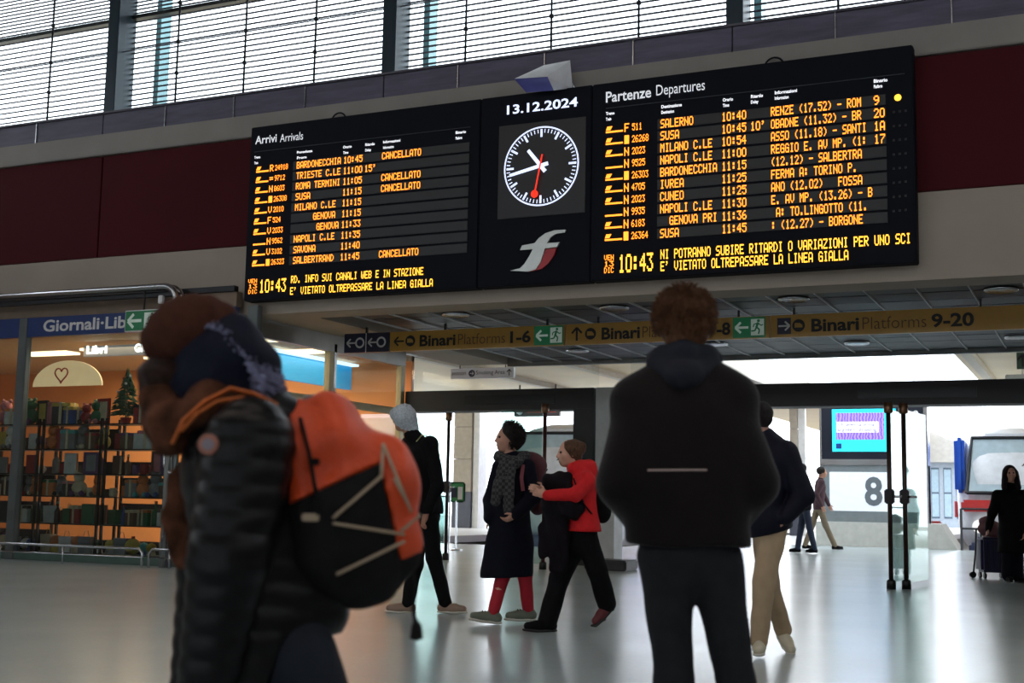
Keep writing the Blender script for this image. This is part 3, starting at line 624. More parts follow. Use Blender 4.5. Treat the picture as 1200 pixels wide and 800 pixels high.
# display shelving, three bays of wire shelves
SH_Z = [.10, .55, .98, 1.33, 1.72, 2.12]
RY = 15.62
bays = [(-16.75, -15.55, 'left'), (-15.45, -14.25, 'middle'), (-14.15, -12.95, 'right')]
for a, b, nm in bays + [(-12.75, -11.75, 'far right')]:
    r_ = tag(empty('display_rack', (a, RY, 0)), 'black wire display rack of gifts behind the shop glass, the %s bay' % nm, 'shelf rack', 'display racks')
    w = b - a
    for x in (0, w):
        for y in (0, .4): MB().box(x - .018, x + .018, y - .018, y + .018, 0, 2.2).build('upright', M_BLACK, r_)
    for z in SH_Z:
        MB().box(0, w, 0, .4, z - .02, z).build('shelf', M_BLACK, r_)
        if z < 2: MB().box(.02, w - .02, .37, .39, z, z + rnd.choice((.12, .2, .3, .33))).build('added_backing', mat('added_dark_backing', (44, 32, 28), .7), r_)  # dark backing added so the shelves read dim before the lit wall
def ico(mb, c, r, sub=2, sc=(1, 1, 1)):
    bm = bmesh.new(); bmesh.ops.create_icosphere(bm, subdivisions=sub, radius=1)
    bm.verts.index_update(); mb.add([(c[0] + v.co.x * r * sc[0], c[1] + v.co.y * r * sc[1], c[2] + v.co.z * r * sc[2]) for v in bm.verts], [[v.index for v in f.verts] for f in bm.faces]); bm.free(); return mb
GC = {'red': (176, 34, 36), 'cream': (222, 204, 170), 'green': (40, 112, 66), 'blue': (46, 80, 150), 'turquoise': (70, 178, 176), 'brown': (112, 74, 48), 'pink': (214, 130, 140), 'orange': (226, 122, 44), 'grey': (130, 130, 132), 'white': (222, 222, 218), 'black': (28, 28, 30), 'yellow': (220, 190, 80), 'purple': (110, 60, 120)}
def gm(c): return mat(c + '_gift', tuple(int(v * .8) for v in GC[c]), .6, var=.15, scale=12)  # colours darkened, backlit shade put into the paint
PROTO = {}
def proto(kind):
    if kind in PROTO: return PROTO[kind]
    P = []
    if kind == 'gift_box': P = [('box_body', MB().box(-.1, .1, -.08, .08, 0, .2, .006), 0), ('lid', MB().box(-.105, .105, -.085, .085, .17, .215, .006), 1), ('ribbon', MB().box(-.015, .015, -.09, .09, 0, .22).box(-.108, .108, -.015, .015, 0.0, .22), 2)]
    if kind == 'book': P = [('cover', MB().box(-.075, .075, -.02, -.015, 0, .23).box(-.075, .075, .015, .02, 0, .23).box(-.075, -.07, -.02, .02, 0, .23), 0), ('pages', MB().box(-.07, .07, -.015, .015, .005, .225), 1)]
    if kind == 'mug': P = [('cup', MB().lathe((0, 0, 0), [(.04, 0), (.05, .02), (.052, .12), (.046, .12), (.044, .02)], 14), 0), ('handle', MB().tube([(.05 + .035 * math.sin(t), 0, .065 + .035 * math.cos(t)) for t in [math.pi * k / 6 for k in range(7)]], .008, 6), 0)]
    if kind == 'bottle': P = [('bottle_body', MB().lathe((0, 0, 0), [(.03, 0), (.04, .01), (.04, .15), (.014, .2), (.014, .25)], 12), 0), ('cap', MB().lathe((0, 0, .25), [(.018, 0), (.018, .03)], 10), 1)]
    if kind == 'soft_toy': P = [('toy_body', ico(ico(MB(), (0, 0, .09), .09, 2, (1, .8, 1)), (0, -.01, .21), .065), 0), ('ear', ico(MB(), (-.05, 0, .27), .025, 1), 0), ('ear', ico(MB(), (.05, 0, .27), .025, 1), 0), ('toy_leg', ico(ico(MB(), (-.06, -.07, .03), .035, 1), (.06, -.07, .03), .035, 1), 1)]
    if kind == 'bauble': P = [('ball', ico(MB(), (0, 0, .09), .09, 2), 0), ('cap', MB().lathe((0, 0, .175), [(.02, 0), (.02, .025)], 8), 1)]
    if kind == 'gift_bag': P = [('bag_body', MB().add([(-.08, -.04, 0), (.08, -.04, 0), (.08, .04, 0), (-.08, .04, 0), (-.09, -.05, .2), (.09, -.05, .2), (.09, .05, .2), (-.09, .05, .2)], [(3, 2, 1, 0), (4, 5, 6, 7), (0, 1, 5, 4), (1, 2, 6, 5), (2, 3, 7, 6), (3, 0, 4, 7)]), 0), ('bag_handle', MB().tube([(-.04, 0, .2), (-.02, 0, .27), (.02, 0, .27), (.04, 0, .2)], .005, 6), 1)]
    if kind == 'picture_frame': P = [('frame_border', MB().box(-.1, .1, -.01, .01, 0, .03).box(-.1, .1, -.01, .01, .22, .25).box(-.1, -.07, -.01, .01, .03, .22).box(.07, .1, -.01, .01, .03, .22), 0), ('frame_print', MB().box(-.07, .07, -.002, .006, .03, .22), 1)]
    if kind == 'snow_globe': P = [('globe', ico(MB(), (0, 0, .11), .075, 2), 1), ('base', MB().lathe((0, 0, 0), [(.07, 0), (.06, .05), (.05, .055)], 14), 0)]
    PROTO[kind] = [(n, mb.mesh(n), s) for n, mb, s in P]; return PROTO[kind]
CATN = {'gift_box': 'box', 'soft_toy': 'toy', 'gift_bag': 'bag', 'picture_frame': 'picture frame', 'snow_globe': 'snow globe', 'bauble': 'ornament'}
shn = ['bottom shelf', 'second shelf from the bottom', 'third shelf from the bottom', 'fourth shelf from the bottom', 'second shelf from the top', 'top shelf']
used = set()
def gift(kind, c1, c2, x, y, z, s, rz, label):
    k0 = label; k = 2
    while label in used: label = k0 + [', behind its twin', ', nearer the upright', ', nearer the middle'][min(k - 2, 2)]; k += 1
    used.add(label)
    o = tag(empty(kind, (x, y, z), rz), label, CATN.get(kind, kind), 'gifts on the display racks'); o.scale = (s, s, s)
    for n, me, sl in proto(kind):
        me2 = me.copy(); me2.materials.clear(); me2.materials.append(gm((c1, c2, 'cream')[sl])); q = bpy.data.objects.new(n, me2); q.parent = o; COL.objects.link(q)
    return o
cols = list(GC)
weights = {0: ['bauble', 'bauble', 'snow_globe', 'gift_bag'], 1: ['gift_bag', 'gift_box', 'book', 'bottle'], 2: ['mug', 'gift_box', 'soft_toy'], 3: ['picture_frame', 'book', 'mug', 'bottle'], 4: ['soft_toy', 'gift_box', 'snow_globe', 'book'], 5: ['soft_toy', 'gift_box', 'picture_frame']}
prefer = {0: ['turquoise', 'white', 'cream', 'grey', 'blue', 'yellow'], 1: ['blue', 'green', 'red', 'white', 'brown', 'black'], 2: ['orange', 'brown', 'cream', 'grey', 'black'], 3: ['grey', 'purple', 'brown', 'red', 'black', 'white'], 4: ['grey', 'red', 'yellow', 'white', 'brown', 'orange'], 5: ['red', 'white', 'blue', 'pink', 'black', 'green']}
for bi, (a, b, nm) in enumerate(bays + [(-12.75, -11.75, 'far right')]):
    for si, z in enumerate(SH_Z):
        combos = [(k, c) for k in dict.fromkeys(weights[si]) for c in prefer[si]]; rnd.shuffle(combos)
        n = 6 if nm != 'far right' else 4
        if si == 5 and nm == 'right': n = 1
        for i in range(n):
            kind, c1 = combos[i]; c2 = rnd.choice(cols)
            gift(kind, c1, c2, a + (i + .5) * (b - a) / n + rnd.uniform(-.02, .02), RY + .14 + rnd.uniform(-.04, .06), z, rnd.uniform(1.05, 1.45) * (1.12 if si == 5 else 1), rnd.uniform(-.3, .3),
                 '%s %s on the %s of the %s bay' % (c1, kind.replace('_', ' '), shn[si], nm))
# little decorated tree on top
tx, tz = onY(147, 497, RY + .2)
tree = tag(empty('christmas_tree', (tx, RY + .2, 2.12)), 'small dark green Christmas tree with baubles on top of the display rack', 'christmas tree')
rr_ = random.Random(3); fol = MB()
for k in range(260):
    h = rr_.random() ** 1.2; z = .12 + h * .72; R = (.27 * (1 - h) + .03); t = rr_.uniform(0, 6.283)
    c, s_ = math.cos(t), math.sin(t); w = .02
    fol.add([(c * .02 - s_ * w, s_ * .02 + c * w, z + .03), (c * .02 + s_ * w, s_ * .02 - c * w, z + .03), (c * R + s_ * .004, s_ * R - c * .004, z - .02), (c * R - s_ * .004, s_ * R + c * .004, z - .02), (c * R * .6, s_ * R * .6, z + .035)], [(0, 1, 2, 3), (0, 4, 1), (1, 4, 2), (2, 4, 3), (3, 4, 0)])
tag(fol.build('needles', mat('dark_fir_green', (40, 78, 52), .8), tree), kind='stuff')
MB().tube([(0, 0, 0), (0, 0, .86)], .015, 8, .004).build('trunk', gm('brown'), tree)
MB().lathe((0, 0, 0), [(.07, 0), (.09, .1), (.08, .1)], 12).build('pot', gm('red'), tree)
for k in range(14):
    h = k / 14; R = .24 * (1 - h) + .03; t = k * 2.4
    ico(MB(), (R * math.cos(t), R * math.sin(t), .2 + h * .6), .025, 1).build('tree_bauble', gm(['red', 'white', 'yellow'][k % 3]), tree)
MB().prism([(.045 * math.cos(t) * (1 if k % 2 else .4), .86 + .045 * math.sin(t) * (1 if k % 2 else .4)) for k, t in enumerate([math.pi / 2 + math.pi * k / 5 for k in range(10)])], -.006, .006).build('tree_star', gm('yellow'), tree)

# ------------------------------------------------------------------ beyond the doors: platform hall, information totem, canopy
KZ = 5.0
M_CREAM = mat('cream_canopy', (206, 186, 150), .6, var=.05, scale=.8)
def rib_canopy(name, x0, x1, y0, y1, m=M_CREAM):
    o = struct(name, MB().box(x0, x1, y0, y1, KZ, KZ + .25), m); return o
c1 = rib_canopy('roof_canopy_left', -34, -9.2, CY1 + .14, 43.8)
c4 = rib_canopy('roof_canopy_far', -13.5, -9.2, 43.8, 90)
c2 = rib_canopy('roof_canopy_right', -3.4, 12, CY1 + .14, 52)
c3 = rib_canopy('roof_canopy_front', -9.2, -3.4, CY1 + .14, 30.5)
for o, xs_ in ((c1, [-10.0, -10.9, -13.6, -17]), (c2, [-3.0, .5, 4])):
    for x in xs_: MB().box(x - .12, x + .12, CY1 + .4, 43.7, KZ - .16, KZ).build('canopy_beam', mat('pale_canopy_beam', (178, 166, 146), .6), o)
for x in (-10.3, -10.55): MB().tube([(x, CY1 + .4, KZ - .22), (x, 43, KZ - .22)], .03, 6).build('conduit', M_LINT, c1)
MB().box(-9.35, -9.15, CY1 + .14, 90, KZ - .35, KZ + .3).build('fascia', mat('pale_fascia', (190, 180, 166), .6), c1)
# beige column with dark plinth
def column(px, py, w, Y, label):
    x, _ = onY(px, py, Y)
    c = tag(empty('platform_column', (x, Y, 0)), label, 'column', 'platform columns')
    z0 = 1.35
    MB().box(-w / 2, w / 2, 0, w, 0, z0, .01).build('plinth', mat('dark_grey_plinth', (70, 74, 84), .5), c)
    for k in range(3): MB().box(-w / 2 + .02, w / 2 - .02, .02, w, z0 + k * 1.22 + .005, min(z0 + (k + 1) * 1.22, KZ) - .005, .01).build('cladding_panel', mat('beige_cladding', (168, 158, 140), .6), c)
    MB().box(w / 2 + .02, w / 2 + .26, .1, w, 0, KZ).build('pale_strip', mat('pale_strip', (214, 214, 208), .5), c)
    return c
column(540, 600, .8, 43.5, 'large beige clad column with dark plinth seen through the left doorway')
column(930, 600, .3, 46, 'grey column under the canopy edge left of the information totem')
column(600, 600, .9, 72, 'distant beige column behind the long-coated woman')
# poster by the left doors
x, z = onY(535, 577, 24); ps = tag(empty('leaflet_rack', (x, 24, 0)), 'small green and white leaflet holder on a slim stand by the left glass doors', 'leaflet holder')
MB().tube([(0, 0.02, 0), (0, 0.02, z)], .02, 8).build('stand', M_STEEL, ps); MB().box(-.22, .2, -.02, .04, z - .2, z + .22, .03).build('holder', mat('green_leaflet', (60, 150, 90), .5), ps)
MB().box(-.14, .02, -.03, -.02, z - .1, z + .1).build('leaflet', mat('dark_leaflet', (30, 50, 70), .5), ps); MB().box(.05, .15, -.03, -.02, z - .14, z + .12).build('leaflet', M_WHITE, ps)
MB().lathe((0, .02, 0), [(.15, 0), (.15, .02), (.03, .03)], 14).build('foot', M_STEEL, ps)
x, z = onY(508, 625, 23); bn = tag(empty('waste_bag_stand', (x, 23, 0)), 'waste bin stand with a clear hanging bag left of the beige column', 'bin')
MB().lathe((0, 0, 0), [(.2, .2), (.26, .5), (.24, 1.0), (.28, 1.1)], 14).build('clear_bag', glass('bag_plastic', (200, 215, 215), .3, 1.5), bn, True)
MB().tube([(.28 * math.cos(t), .28 * math.sin(t), 1.1) for t in [2 * math.pi * k / 18 for k in range(19)]], .02, 6).build('bag_ring', M_STEEL, bn); MB().tube([(.3, .1, 0), (.3, .1, 1.25)], .02, 8).build('post', M_STEEL, bn)

# totem with screen and number 8
TY = 35.6
tt = tag(empty('information_totem', (-5.7, TY, 0)), 'grey information totem with turquoise and violet screen above a white panel numbered 8', 'information totem')
def tx_(px): return onY(px, 560, TY)[0] + 5.7
def tz_(py, px=1020): return onY(px, py, TY)[1]
M_TOT = mat('grey_totem_frame', (128, 138, 142), .4, .3)
MB().box(tx_(962), tx_(1086), 0, .5, tz_(540), 4.1, .03).build('screen_housing', mat('dark_totem_housing', (18, 24, 38), .3), tt)
MB().box(tx_(1083.5), tx_(1088), -.03, .5, tz_(612), 4.1, .01).build('side_edge', M_STEEL, tt)
MB().box(tx_(961), tx_(963.5), -.03, .5, tz_(612), 4.1, .01).build('side_edge', M_STEEL, tt)
MB().box(tx_(963), tx_(1084), -.05, .5, tz_(545), tz_(538), .01).build('middle_rail', M_STEEL, tt)
fr = MB(); a0, a1, q0, q1 = tx_(963), tx_(1088), tz_(612), tz_(545); i0, i1, r0_, r1_ = tx_(972), tx_(1080), tz_(599), tz_(553)
fr.box(a0, a1, 0, .4, q0, r0_).box(a0, a1, 0, .4, r1_, q1).box(a0, i0, 0, .4, r0_, r1_).box(i1, a1, 0, .4, r0_, r1_); fr.build('lower_frame', M_TOT, tt)
MB().box(i0, i1, .0, .3, r0_, r1_).build('white_panel', mat('pale_panel', (205, 210, 216), .35, var=.05, emit=(205, 212, 222), estr=.6), tt)  # emission added to brighten the panel as if lit from behind
text('number', '8', tx_(1013), tx_(1034), tz_(591), tz_(558) - tz_(591), -.012, mat('grey_number', (104, 112, 118), .4), tt, .03)
text('number', '8', tx_(1071), tx_(1078), tz_(493), tz_(481) - tz_(493), -.012, M_WINK, tt, .02)
M_SCR = mat('cyan_screen', (40, 200, 225), .3, emit=(50, 205, 230), estr=1.0)
s0, s1_, u0, u1 = tx_(976), tx_(1051), tz_(529), tz_(479)
scr = MB().box(s0, s1_, -.02, 0, u0, u1).build('screen', M_SCR, tt)
m = mat('violet_screen_image', (110, 80, 200), .3, emit=(110, 90, 210), estr=1.0)
nt = m.node_tree; vb = nt.nodes['Principled BSDF']; wv = nt.nodes.new('ShaderNodeTexWave'); wv.inputs['Scale'].default_value = 5; wv.inputs['Distortion'].default_value = 6
rp = nt.nodes.new('ShaderNodeValToRGB'); rp.color_ramp.elements[0].color = srgb((70, 60, 180)) + (1,); rp.color_ramp.elements[1].color = srgb((190, 170, 235)) + (1,)
nt.links.new(wv.outputs['Fac'], rp.inputs[0]); nt.links.new(rp.outputs[0], vb.inputs['Emission Color'])
MB().box(s0 + .1, s1_ - .3, -.025, -.02, u0 + (u1 - u0) * .28, u1 - .1).build('screen_image', m, scr)
MB().box(s0 + .12, s1_ - .45, -.03, -.025, u0 + (u1 - u0) * .45, u0 + (u1 - u0) * .70).build('caption_band', mat('pale_caption', (235, 235, 255), .3, emit=(230, 230, 255), estr=.9), scr)
text('caption', 'Chi prenota prima,', s0 + .16, s0 + 1.15, u0 + (u1 - u0) * .60, .09, -.034, mat('caption_ink', (50, 30, 110), .4), scr, .01); text('caption', 'si gode lo shopping.', s0 + .16, s0 + 1.2, u0 + (u1 - u0) * .48, .09, -.034, MATS['caption_ink'], scr, .01)
MB().box(s0 + .1, s0 + .25, -.03, -.02, u0 + .08, u0 + .22).build('screen_badge', mat('screen_navy', (20, 50, 110), .4, emit=(20, 60, 130), estr=.6), scr)
tb = tag(empty('totem_base', (-5.3, TY - .4, 0)), 'long sloping pale stone base under the totem', 'plinth')
xb0, xb1, xb2 = onY(956, 600, TY - .4)[0] + 5.3, onY(1102, 615, TY - .4)[0] + 5.3, onY(1122, 640, TY - .4)[0] + 5.3
zt_ = onY(1020, 612, TY - .2)[1]
MB().prism([(xb0, 0), (xb2, 0), (xb1, zt_), (xb0, zt_)], 0, 1.4).build('base_block', mat('pale_stone', (190, 190, 184), .6, bump=.1), tb)

# tracks, railing, trains, far buildings
for k, xr in enumerate((-5.3, -3.85, -2.75, -1.3)):
    tag(MB().box(xr - .035, xr + .035, 35.5, 110, -.815, -.70).build('rail', mat('rusty_rail', (110, 92, 84), .4, .6)), 'steel rail running away beside the far platform, %s' % ['nearest the totem', 'second from the totem', 'third from the totem', 'farthest from the totem'][k], 'rail', 'steel rails')
track = tag(empty('track_bed', (0, 36, -.9)), 'concrete sleepers of the tracks beyond the railing', 'sleepers')
slm = MB().box(-1.15, 1.15, -.12, .12, 0, .08, .01).mesh('sleeper'); slm.materials.append(mat('concrete_sleeper', (150, 144, 136), .8))
for k in range(0, 60):
    for xo in (-4.55, -2.0):
        s = bpy.data.objects.new('sleeper', slm); s.parent = track; s.location = (xo, k * .65, 0); COL.objects.link(s)
def railing(x0, y0, x1, y1, label):
    o = tag(empty('railing', (x0, y0, 0)), label, 'railing', 'platform end railings'); dx, dy = x1 - x0, y1 - y0
    for z in (1.05, .55): MB().tube([(0, 0, z), (dx, dy, z)], .03, 6).build('rail_bar', M_DARK, o)
    n = max(2, int(math.hypot(dx, dy) / .9) + 1)
    for k in range(n): MB().tube([(dx * k / (n - 1), dy * k / (n - 1), 0), (dx * k / (n - 1), dy * k / (n - 1), 1.05)], .035, 6).build('post', M_DARK, o)
railing(-3.35, 34.9, -1.0, 34.9, 'dark railing at the track end right of the totem'); railing(-.7, 34.9, 2.6, 34.9, 'dark railing behind the woman with the suitcase')
x, z = onY(1100, 596, 41); bu = tag(empty('buffer_stop', (-4.5, 40, -.82)), 'red brown buffer block behind the railing', 'buffer stop')
MB().box(-.7, .1, 0, .4, .7, 1.5, .05).build('buffer_beam', mat('red_buffer', (150, 60, 58), .6), bu); MB().box(-.55, -.4, .3, 1.0, 0, .8).box(-.15, 0, .3, 1.0, 0, .8).build('buffer_strut', M_DARK, bu)

def train(name, X, Y, rz, label, big=1.0):
    o = tag(empty(name, (X, Y, -.7), rz), label, 'train', 'trains at the platforms')
    # nose faces local -y; rounded front by rings of super-ellipses
    ns = 28; rings = []; W = 1.45; H = 3.3
    prof = [(-.0, .62, .45), (.25, .80, .62), (.7, .92, .80), (1.4, .98, .93), (2.4, 1, 1), (24, 1, 1)]
    vs = []
    for y, sw, shh in prof:
        for k in range(ns):
            t = 2 * math.pi * k / ns; c, s_ = math.cos(t), math.sin(t)
            vs.append((W * sw * math.copysign(abs(c) ** .45, c), y, .35 + H * .5 + (H * .5 * math.copysign(abs(s_) ** .5, s_)) * shh - (1 - shh) * .5))
    fs = [(i * ns + k, i * ns + (k + 1) % ns, (i + 1) * ns + (k + 1) % ns, (i + 1) * ns + k) for i in range(len(prof) - 1) for k in range(ns)] + [tuple(range(ns - 1, -1, -1)), tuple((len(prof) - 1) * ns + k for k in range(ns))]
    MB().add(vs, fs).build('train_body', mat('white_train_paint', (214, 218, 224), .3), o, True)
    ws = [(-1.12, -.10, 1.95), (1.12, -.10, 1.95), (1.0, .55, 3.3), (-1.0, .55, 3.3)]
    MB().add(ws + [(x, y + .5, z) for x, y, z in ws], [(0, 1, 2, 3), (4, 7, 6, 5), (0, 4, 5, 1), (1, 5, 6, 2), (2, 6, 7, 3), (3, 7, 4, 0)]).build('windscreen', mat('pale_windscreen', (176, 196, 206), .1, spec=.8), o)
    fr_ = MB().tube([ws[i % 4][:1] + (ws[i % 4][1] - .02,) + ws[i % 4][2:] for i in range(5)], .05, 6); fr_.build('windscreen_frame', M_DARK, o)
    MB().tube([(-.3, -.08, 2.15), (.25, .16, 2.7)], .025, 6).build('wiper', M_BLACK, o)
    MB().box(-1.25, 1.25, -.18, .6, 1.5, 1.78, .06).build('red_nose_band', mat('red_train_paint', (200, 60, 60), .35), o)
    for sx_ in (-1, 1): MB().box(sx_ * 1.28 - .12, sx_ * 1.28 + .12, .1, 2.4, 1.95, 3.3, .08).build('blue_corner', mat('blue_train_paint', (30, 84, 190), .35), o)
    for sx_ in (-1, 1):
        MB().box(sx_ * 1.46 - .03, sx_ * 1.46 + .03, 2.2, 24, 1.9, 3.2).build('blue_side_band', mat('blue_train_paint', (30, 84, 190), .35), o)
        MB().box(sx_ * 1.47 - .03, sx_ * 1.47 + .03, 1.6, 24, 1.35, 1.75).build('red_side_band', mat('red_train_paint', (200, 60, 60), .35), o)
        MB().lathe((sx_ * .85, -.08, 1.15), [(.0, -.05), (.16, -.04), (.16, .1), (0, .1)], 14, 'y').build('headlamp', mat('headlamp', (230, 230, 235), .2, emit=(255, 250, 240), estr=.6), o)
    MB().box(-1.1, 1.1, -.05, 1.5, .35, .75, .06).build('skirt', mat('dark_train_skirt', (60, 66, 100), .5), o)
    MB().box(-.75, .75, .7, 1.3, 3.25, 3.42, .05).build('roof_light_bar', mat('white_train_paint', (214, 218, 224), .3), o)
    return o
x, _ = onY(1190, 540, 37); tA = train('train', x, 37, .04, 'white and blue train front with large windscreen at the right edge'); tA.scale = (1.12, 1.12, 1.12)
x, _ = onY(645, 540, 32.5); train('train', x, 32.5, .10, 'white and blue train front seen between the two women through the left doorway').scale = (1.1, 1.1, 1.1)
# hanging platform indicator beyond the left door
x0, z0 = onY(602, 488, 40); x1, z1 = onY(655, 478, 40)
pi = tag(empty('platform_indicator', (x0, 40, 0)), 'dark hanging platform indicator with a white ball and a red line beyond the left doorway', 'sign')
MB().box(0, x1 - x0, 0, .2, z0, z1 + .08, .02).build('indicator_box', mat('dark_indicator', (56, 42, 44), .4), pi)
ico(MB(), (.25, -.06, (z0 + z1) / 2 + .04), .12, 2).build('white_ball', M_WHITE, pi, True); MB().box(.5, x1 - x0 - .1, -.01, 0, (z0 + z1) / 2, (z0 + z1) / 2 + .04).build('red_line', mat('red_line', (200, 60, 40), .5, emit=(200, 60, 40), estr=.5), pi)
for q in (.1, .9): MB().box((x1 - x0) * q - .02, (x1 - x0) * q + .02, .08, .12, z1, 5.0).build('hanger', M_BLACK, pi)
# low grey station building right of the totem
gb = tag(empty('station_building', (0, 78, 0)), 'low grey station building with window bays beyond the totem', 'building')
xg0, xg1 = onY(1060, 560, 78)[0], onY(1133, 560, 78)[0]
g = MB().box(xg0, xg1, 0, 20, 0, 3.8); g.build('building_wall', mat('grey_blue_wall', (150, 160, 172), .6), gb)
MB().prism([(xg0 - .3, 3.7), (xg1 + .5, 3.7), (xg1 + .3, 4.5), (xg0 - .3, 6.3)], -.6, 20).build('eaves', mat('warm_grey_eaves', (160, 156, 150), .6), gb)
for k in range(5):
    a = xg0 + (xg1 - xg0) * (k + .15) / 5; b = a + (xg1 - xg0) * .13
    w_ = MB().box(a, b, -.04, 0, .5, 3.4).build('window', mat('dark_far_window', (84, 98, 112), .2), gb)
    MB().box(a + .03, b - .03, -.05, -.04, .6, 1.9).build('pane', mat('pale_far_pane', (150, 170, 184), .15), w_); MB().box(a + .03, b - .03, -.05, -.04, 2.0, 3.3).build('pane', MATS['pale_far_pane'], w_)
# green exit sign far right, behind the lintel
x0, z1 = onY(1191, 413, 25); x1, z0 = onY(1206, 432, 25)
e2 = tag(empty('exit_sign'), 'small dark green up-arrow sign at the right edge above the dark lintel', 'sign')
MB().box(x0, x1, 25, 25.06, z0, z1, .005).build('sign_box', mat('dull_green_face', (66, 88, 72), .5), e2); arrow((x0 + x1) / 2, (z0 + z1) / 2, .22, 'U', 24.99, M_INK, e2)
MB().box((x0 + x1) / 2 - .01, (x0 + x1) / 2 + .01, 25.02, 25.04, z1, 5).build('hanger', M_BLACK, e2)
x0, z0 = onY(1178, 446, 26); 
tag(MB().box(x0, x0 + 1.0, 26, 26.3, z0, z0 + .12, .02).tube([(x0 + .3, 26.15, z0 + .1), (x0 + .3, 26.15, 5)], .01, 6).build('strip_light', mat('pale_strip_light', (190, 186, 180), .5)), 'pale strip light under the cream canopy at the right edge', 'ceiling light')

# ------------------------------------------------------------------ people: smooth signed-distance bodies meshed as one surface
def V3(*a): return np.array(a, float)
def nrm(v): v = np.array(v, float); return v / max(1e-9, np.linalg.norm(v))
def cap(a, b, ra, rb=None, flat=1.0, fd=None, k=None, w=None):
    """tapered limb; flat<1 thins it along direction fd"""
    return ('c', np.array(a, float), np.array(b, float), ra, rb if rb is not None else ra, flat, None if fd is None else nrm(fd), k)
def ell(c, r, k=None, rot=None): return ('e', np.array(c, float), np.array(r, float), rot, k)
def chain(pts, rs, flat=1.0, fd=None, k=None): return [cap(pts[i], pts[i + 1], rs[i], rs[i + 1], flat, fd, k) for i in range(len(pts) - 1)]
def frame(f, up=(0, 0, 1)):
    f = nrm(f); r = nrm(np.cross(f, up)); u = np.cross(r, f); return np.array([r, f, u])      # rows: side, forward, up
def sdf_mesh(name, prims, vox, k=0.03, disp=None, cuts=(), smooth=1):
    lo = np.min([(np.minimum(p[1], p[2]) - max(p[3], p[4])) if p[0] == 'c' else p[1] - np.max(p[2]) for p in prims], 0) - 3 * vox - .03
    hi = np.max([(np.maximum(p[1], p[2]) + max(p[3], p[4])) if p[0] == 'c' else p[1] + np.max(p[2]) for p in prims], 0) + 3 * vox + .03
    n = np.ceil((hi - lo) / vox).astype(int) + 1
    F = np.full(n, .15, np.float32)
    ax = [lo[i] + np.arange(n[i]) * vox for i in range(3)]
    for p in prims:
        kk = (p[7] if p[0] == 'c' else p[4]) or k
        if p[0] == 'c': a = np.minimum(p[1], p[2]) - max(p[3], p[4]); b = np.maximum(p[1], p[2]) + max(p[3], p[4])
        else: a = p[1] - np.max(p[2]); b = p[1] + np.max(p[2])
        pad = kk + 2.5 * vox
        i0 = np.maximum(0, ((a - pad - lo) / vox).astype(int)); i1 = np.minimum(n, ((b + pad - lo) / vox).astype(int) + 2)
        sl = tuple(slice(i0[i], i1[i]) for i in range(3))
        X, Y, Z = np.meshgrid(ax[0][sl[0]], ax[1][sl[1]], ax[2][sl[2]], indexing='ij')
        P = np.stack([X, Y, Z], -1).astype(np.float32)
        if p[0] == 'c':
            _, a, b, ra, rb, flat, fd, _ = p
            ab = b - a; q = P - a
            h = np.clip((q @ ab) / max(1e-9, ab @ ab), 0, 1)[..., None]; d = q - h * ab
            if fd is not None and flat != 1: d = d + (d @ fd)[..., None] * fd * (1 / flat - 1)
            D = np.sqrt((d * d).sum(-1)) - (ra + (rb - ra) * h[..., 0])
        else:
            _, c, r, rot, _ = p
            q = P - c
            if rot is not None: q = q @ rot.T
            k0 = np.sqrt(((q / r) ** 2).sum(-1)); k1 = np.sqrt(((q / (r * r)) ** 2).sum(-1)); D = k0 * (k0 - 1) / np.maximum(k1, 1e-6)
        G = F[sl]; h = np.clip(.5 + .5 * (G - D) / kk, 0, 1); F[sl] = G * (1 - h) + D * h - kk * h * (1 - h)
    if disp is not None or cuts:
        X, Y, Z = np.meshgrid(*ax, indexing='ij')
        if disp is not None: F = F - disp(X, Y, Z)
        for c in cuts: F = np.maximum(F, c(X, Y, Z))
    # surface nets
    S = F < 0
    C = [S[dx:n[0] - 1 + dx, dy:n[1] - 1 + dy, dz:n[2] - 1 + dz] for dx in (0, 1) for dy in (0, 1) for dz in (0, 1)]
    cnt = sum(c.astype(np.int8) for c in C); act = (cnt > 0) & (cnt < 8)
    idx = np.full(act.shape, -1, np.int64); I = np.argwhere(act); idx[act] = np.arange(len(I))
    acc = np.zeros((len(I), 3)); num = np.zeros(len(I))
    cor = [(dx, dy, dz) for dx in (0, 1) for dy in (0, 1) for dz in (0, 1)]
    val = {c: F[I[:, 0] + c[0], I[:, 1] + c[1], I[:, 2] + c[2]] for c in cor}
    for c in cor:
        for axi in range(3):
            if c[axi] == 0:
                d = list(c); d[axi] = 1; d = tuple(d); u, v = val[c], val[d]; m = (u < 0) != (v < 0)
                t = np.where(m, u / np.where(np.abs(u - v) < 1e-9, 1, u - v), 0)
                p = np.tile(np.array(c, float), (len(I), 1)); p[:, axi] += t; acc[m] += p[m]; num[m] += 1
    verts = (I + acc / num[:, None]) * vox + lo
    faces = []
    for axi in range(3):
        s0 = [slice(0, n[0] - 1), slice(0, n[1] - 1), slice(0, n[2] - 1)]
        A = S[:-1, :, :] if axi == 0 else S[:, :-1, :] if axi == 1 else S[:, :, :-1]
        B = S[1:, :, :] if axi == 0 else S[:, 1:, :] if axi == 1 else S[:, :, 1:]
        E_ = np.argwhere(A != B); o1, o2 = [(1, 2), (2, 0), (0, 1)][axi]
        E_ = E_[(E_[:, o1] > 0) & (E_[:, o2] > 0) & (E_[:, o1] < n[o1] - 1) & (E_[:, o2] < n[o2] - 1)]
        q = []
        for (da, db) in ((1, 1), (0, 1), (0, 0), (1, 0)):
            e = E_.copy(); e[:, o1] -= da; e[:, o2] -= db; q.append(idx[e[:, 0], e[:, 1], e[:, 2]])
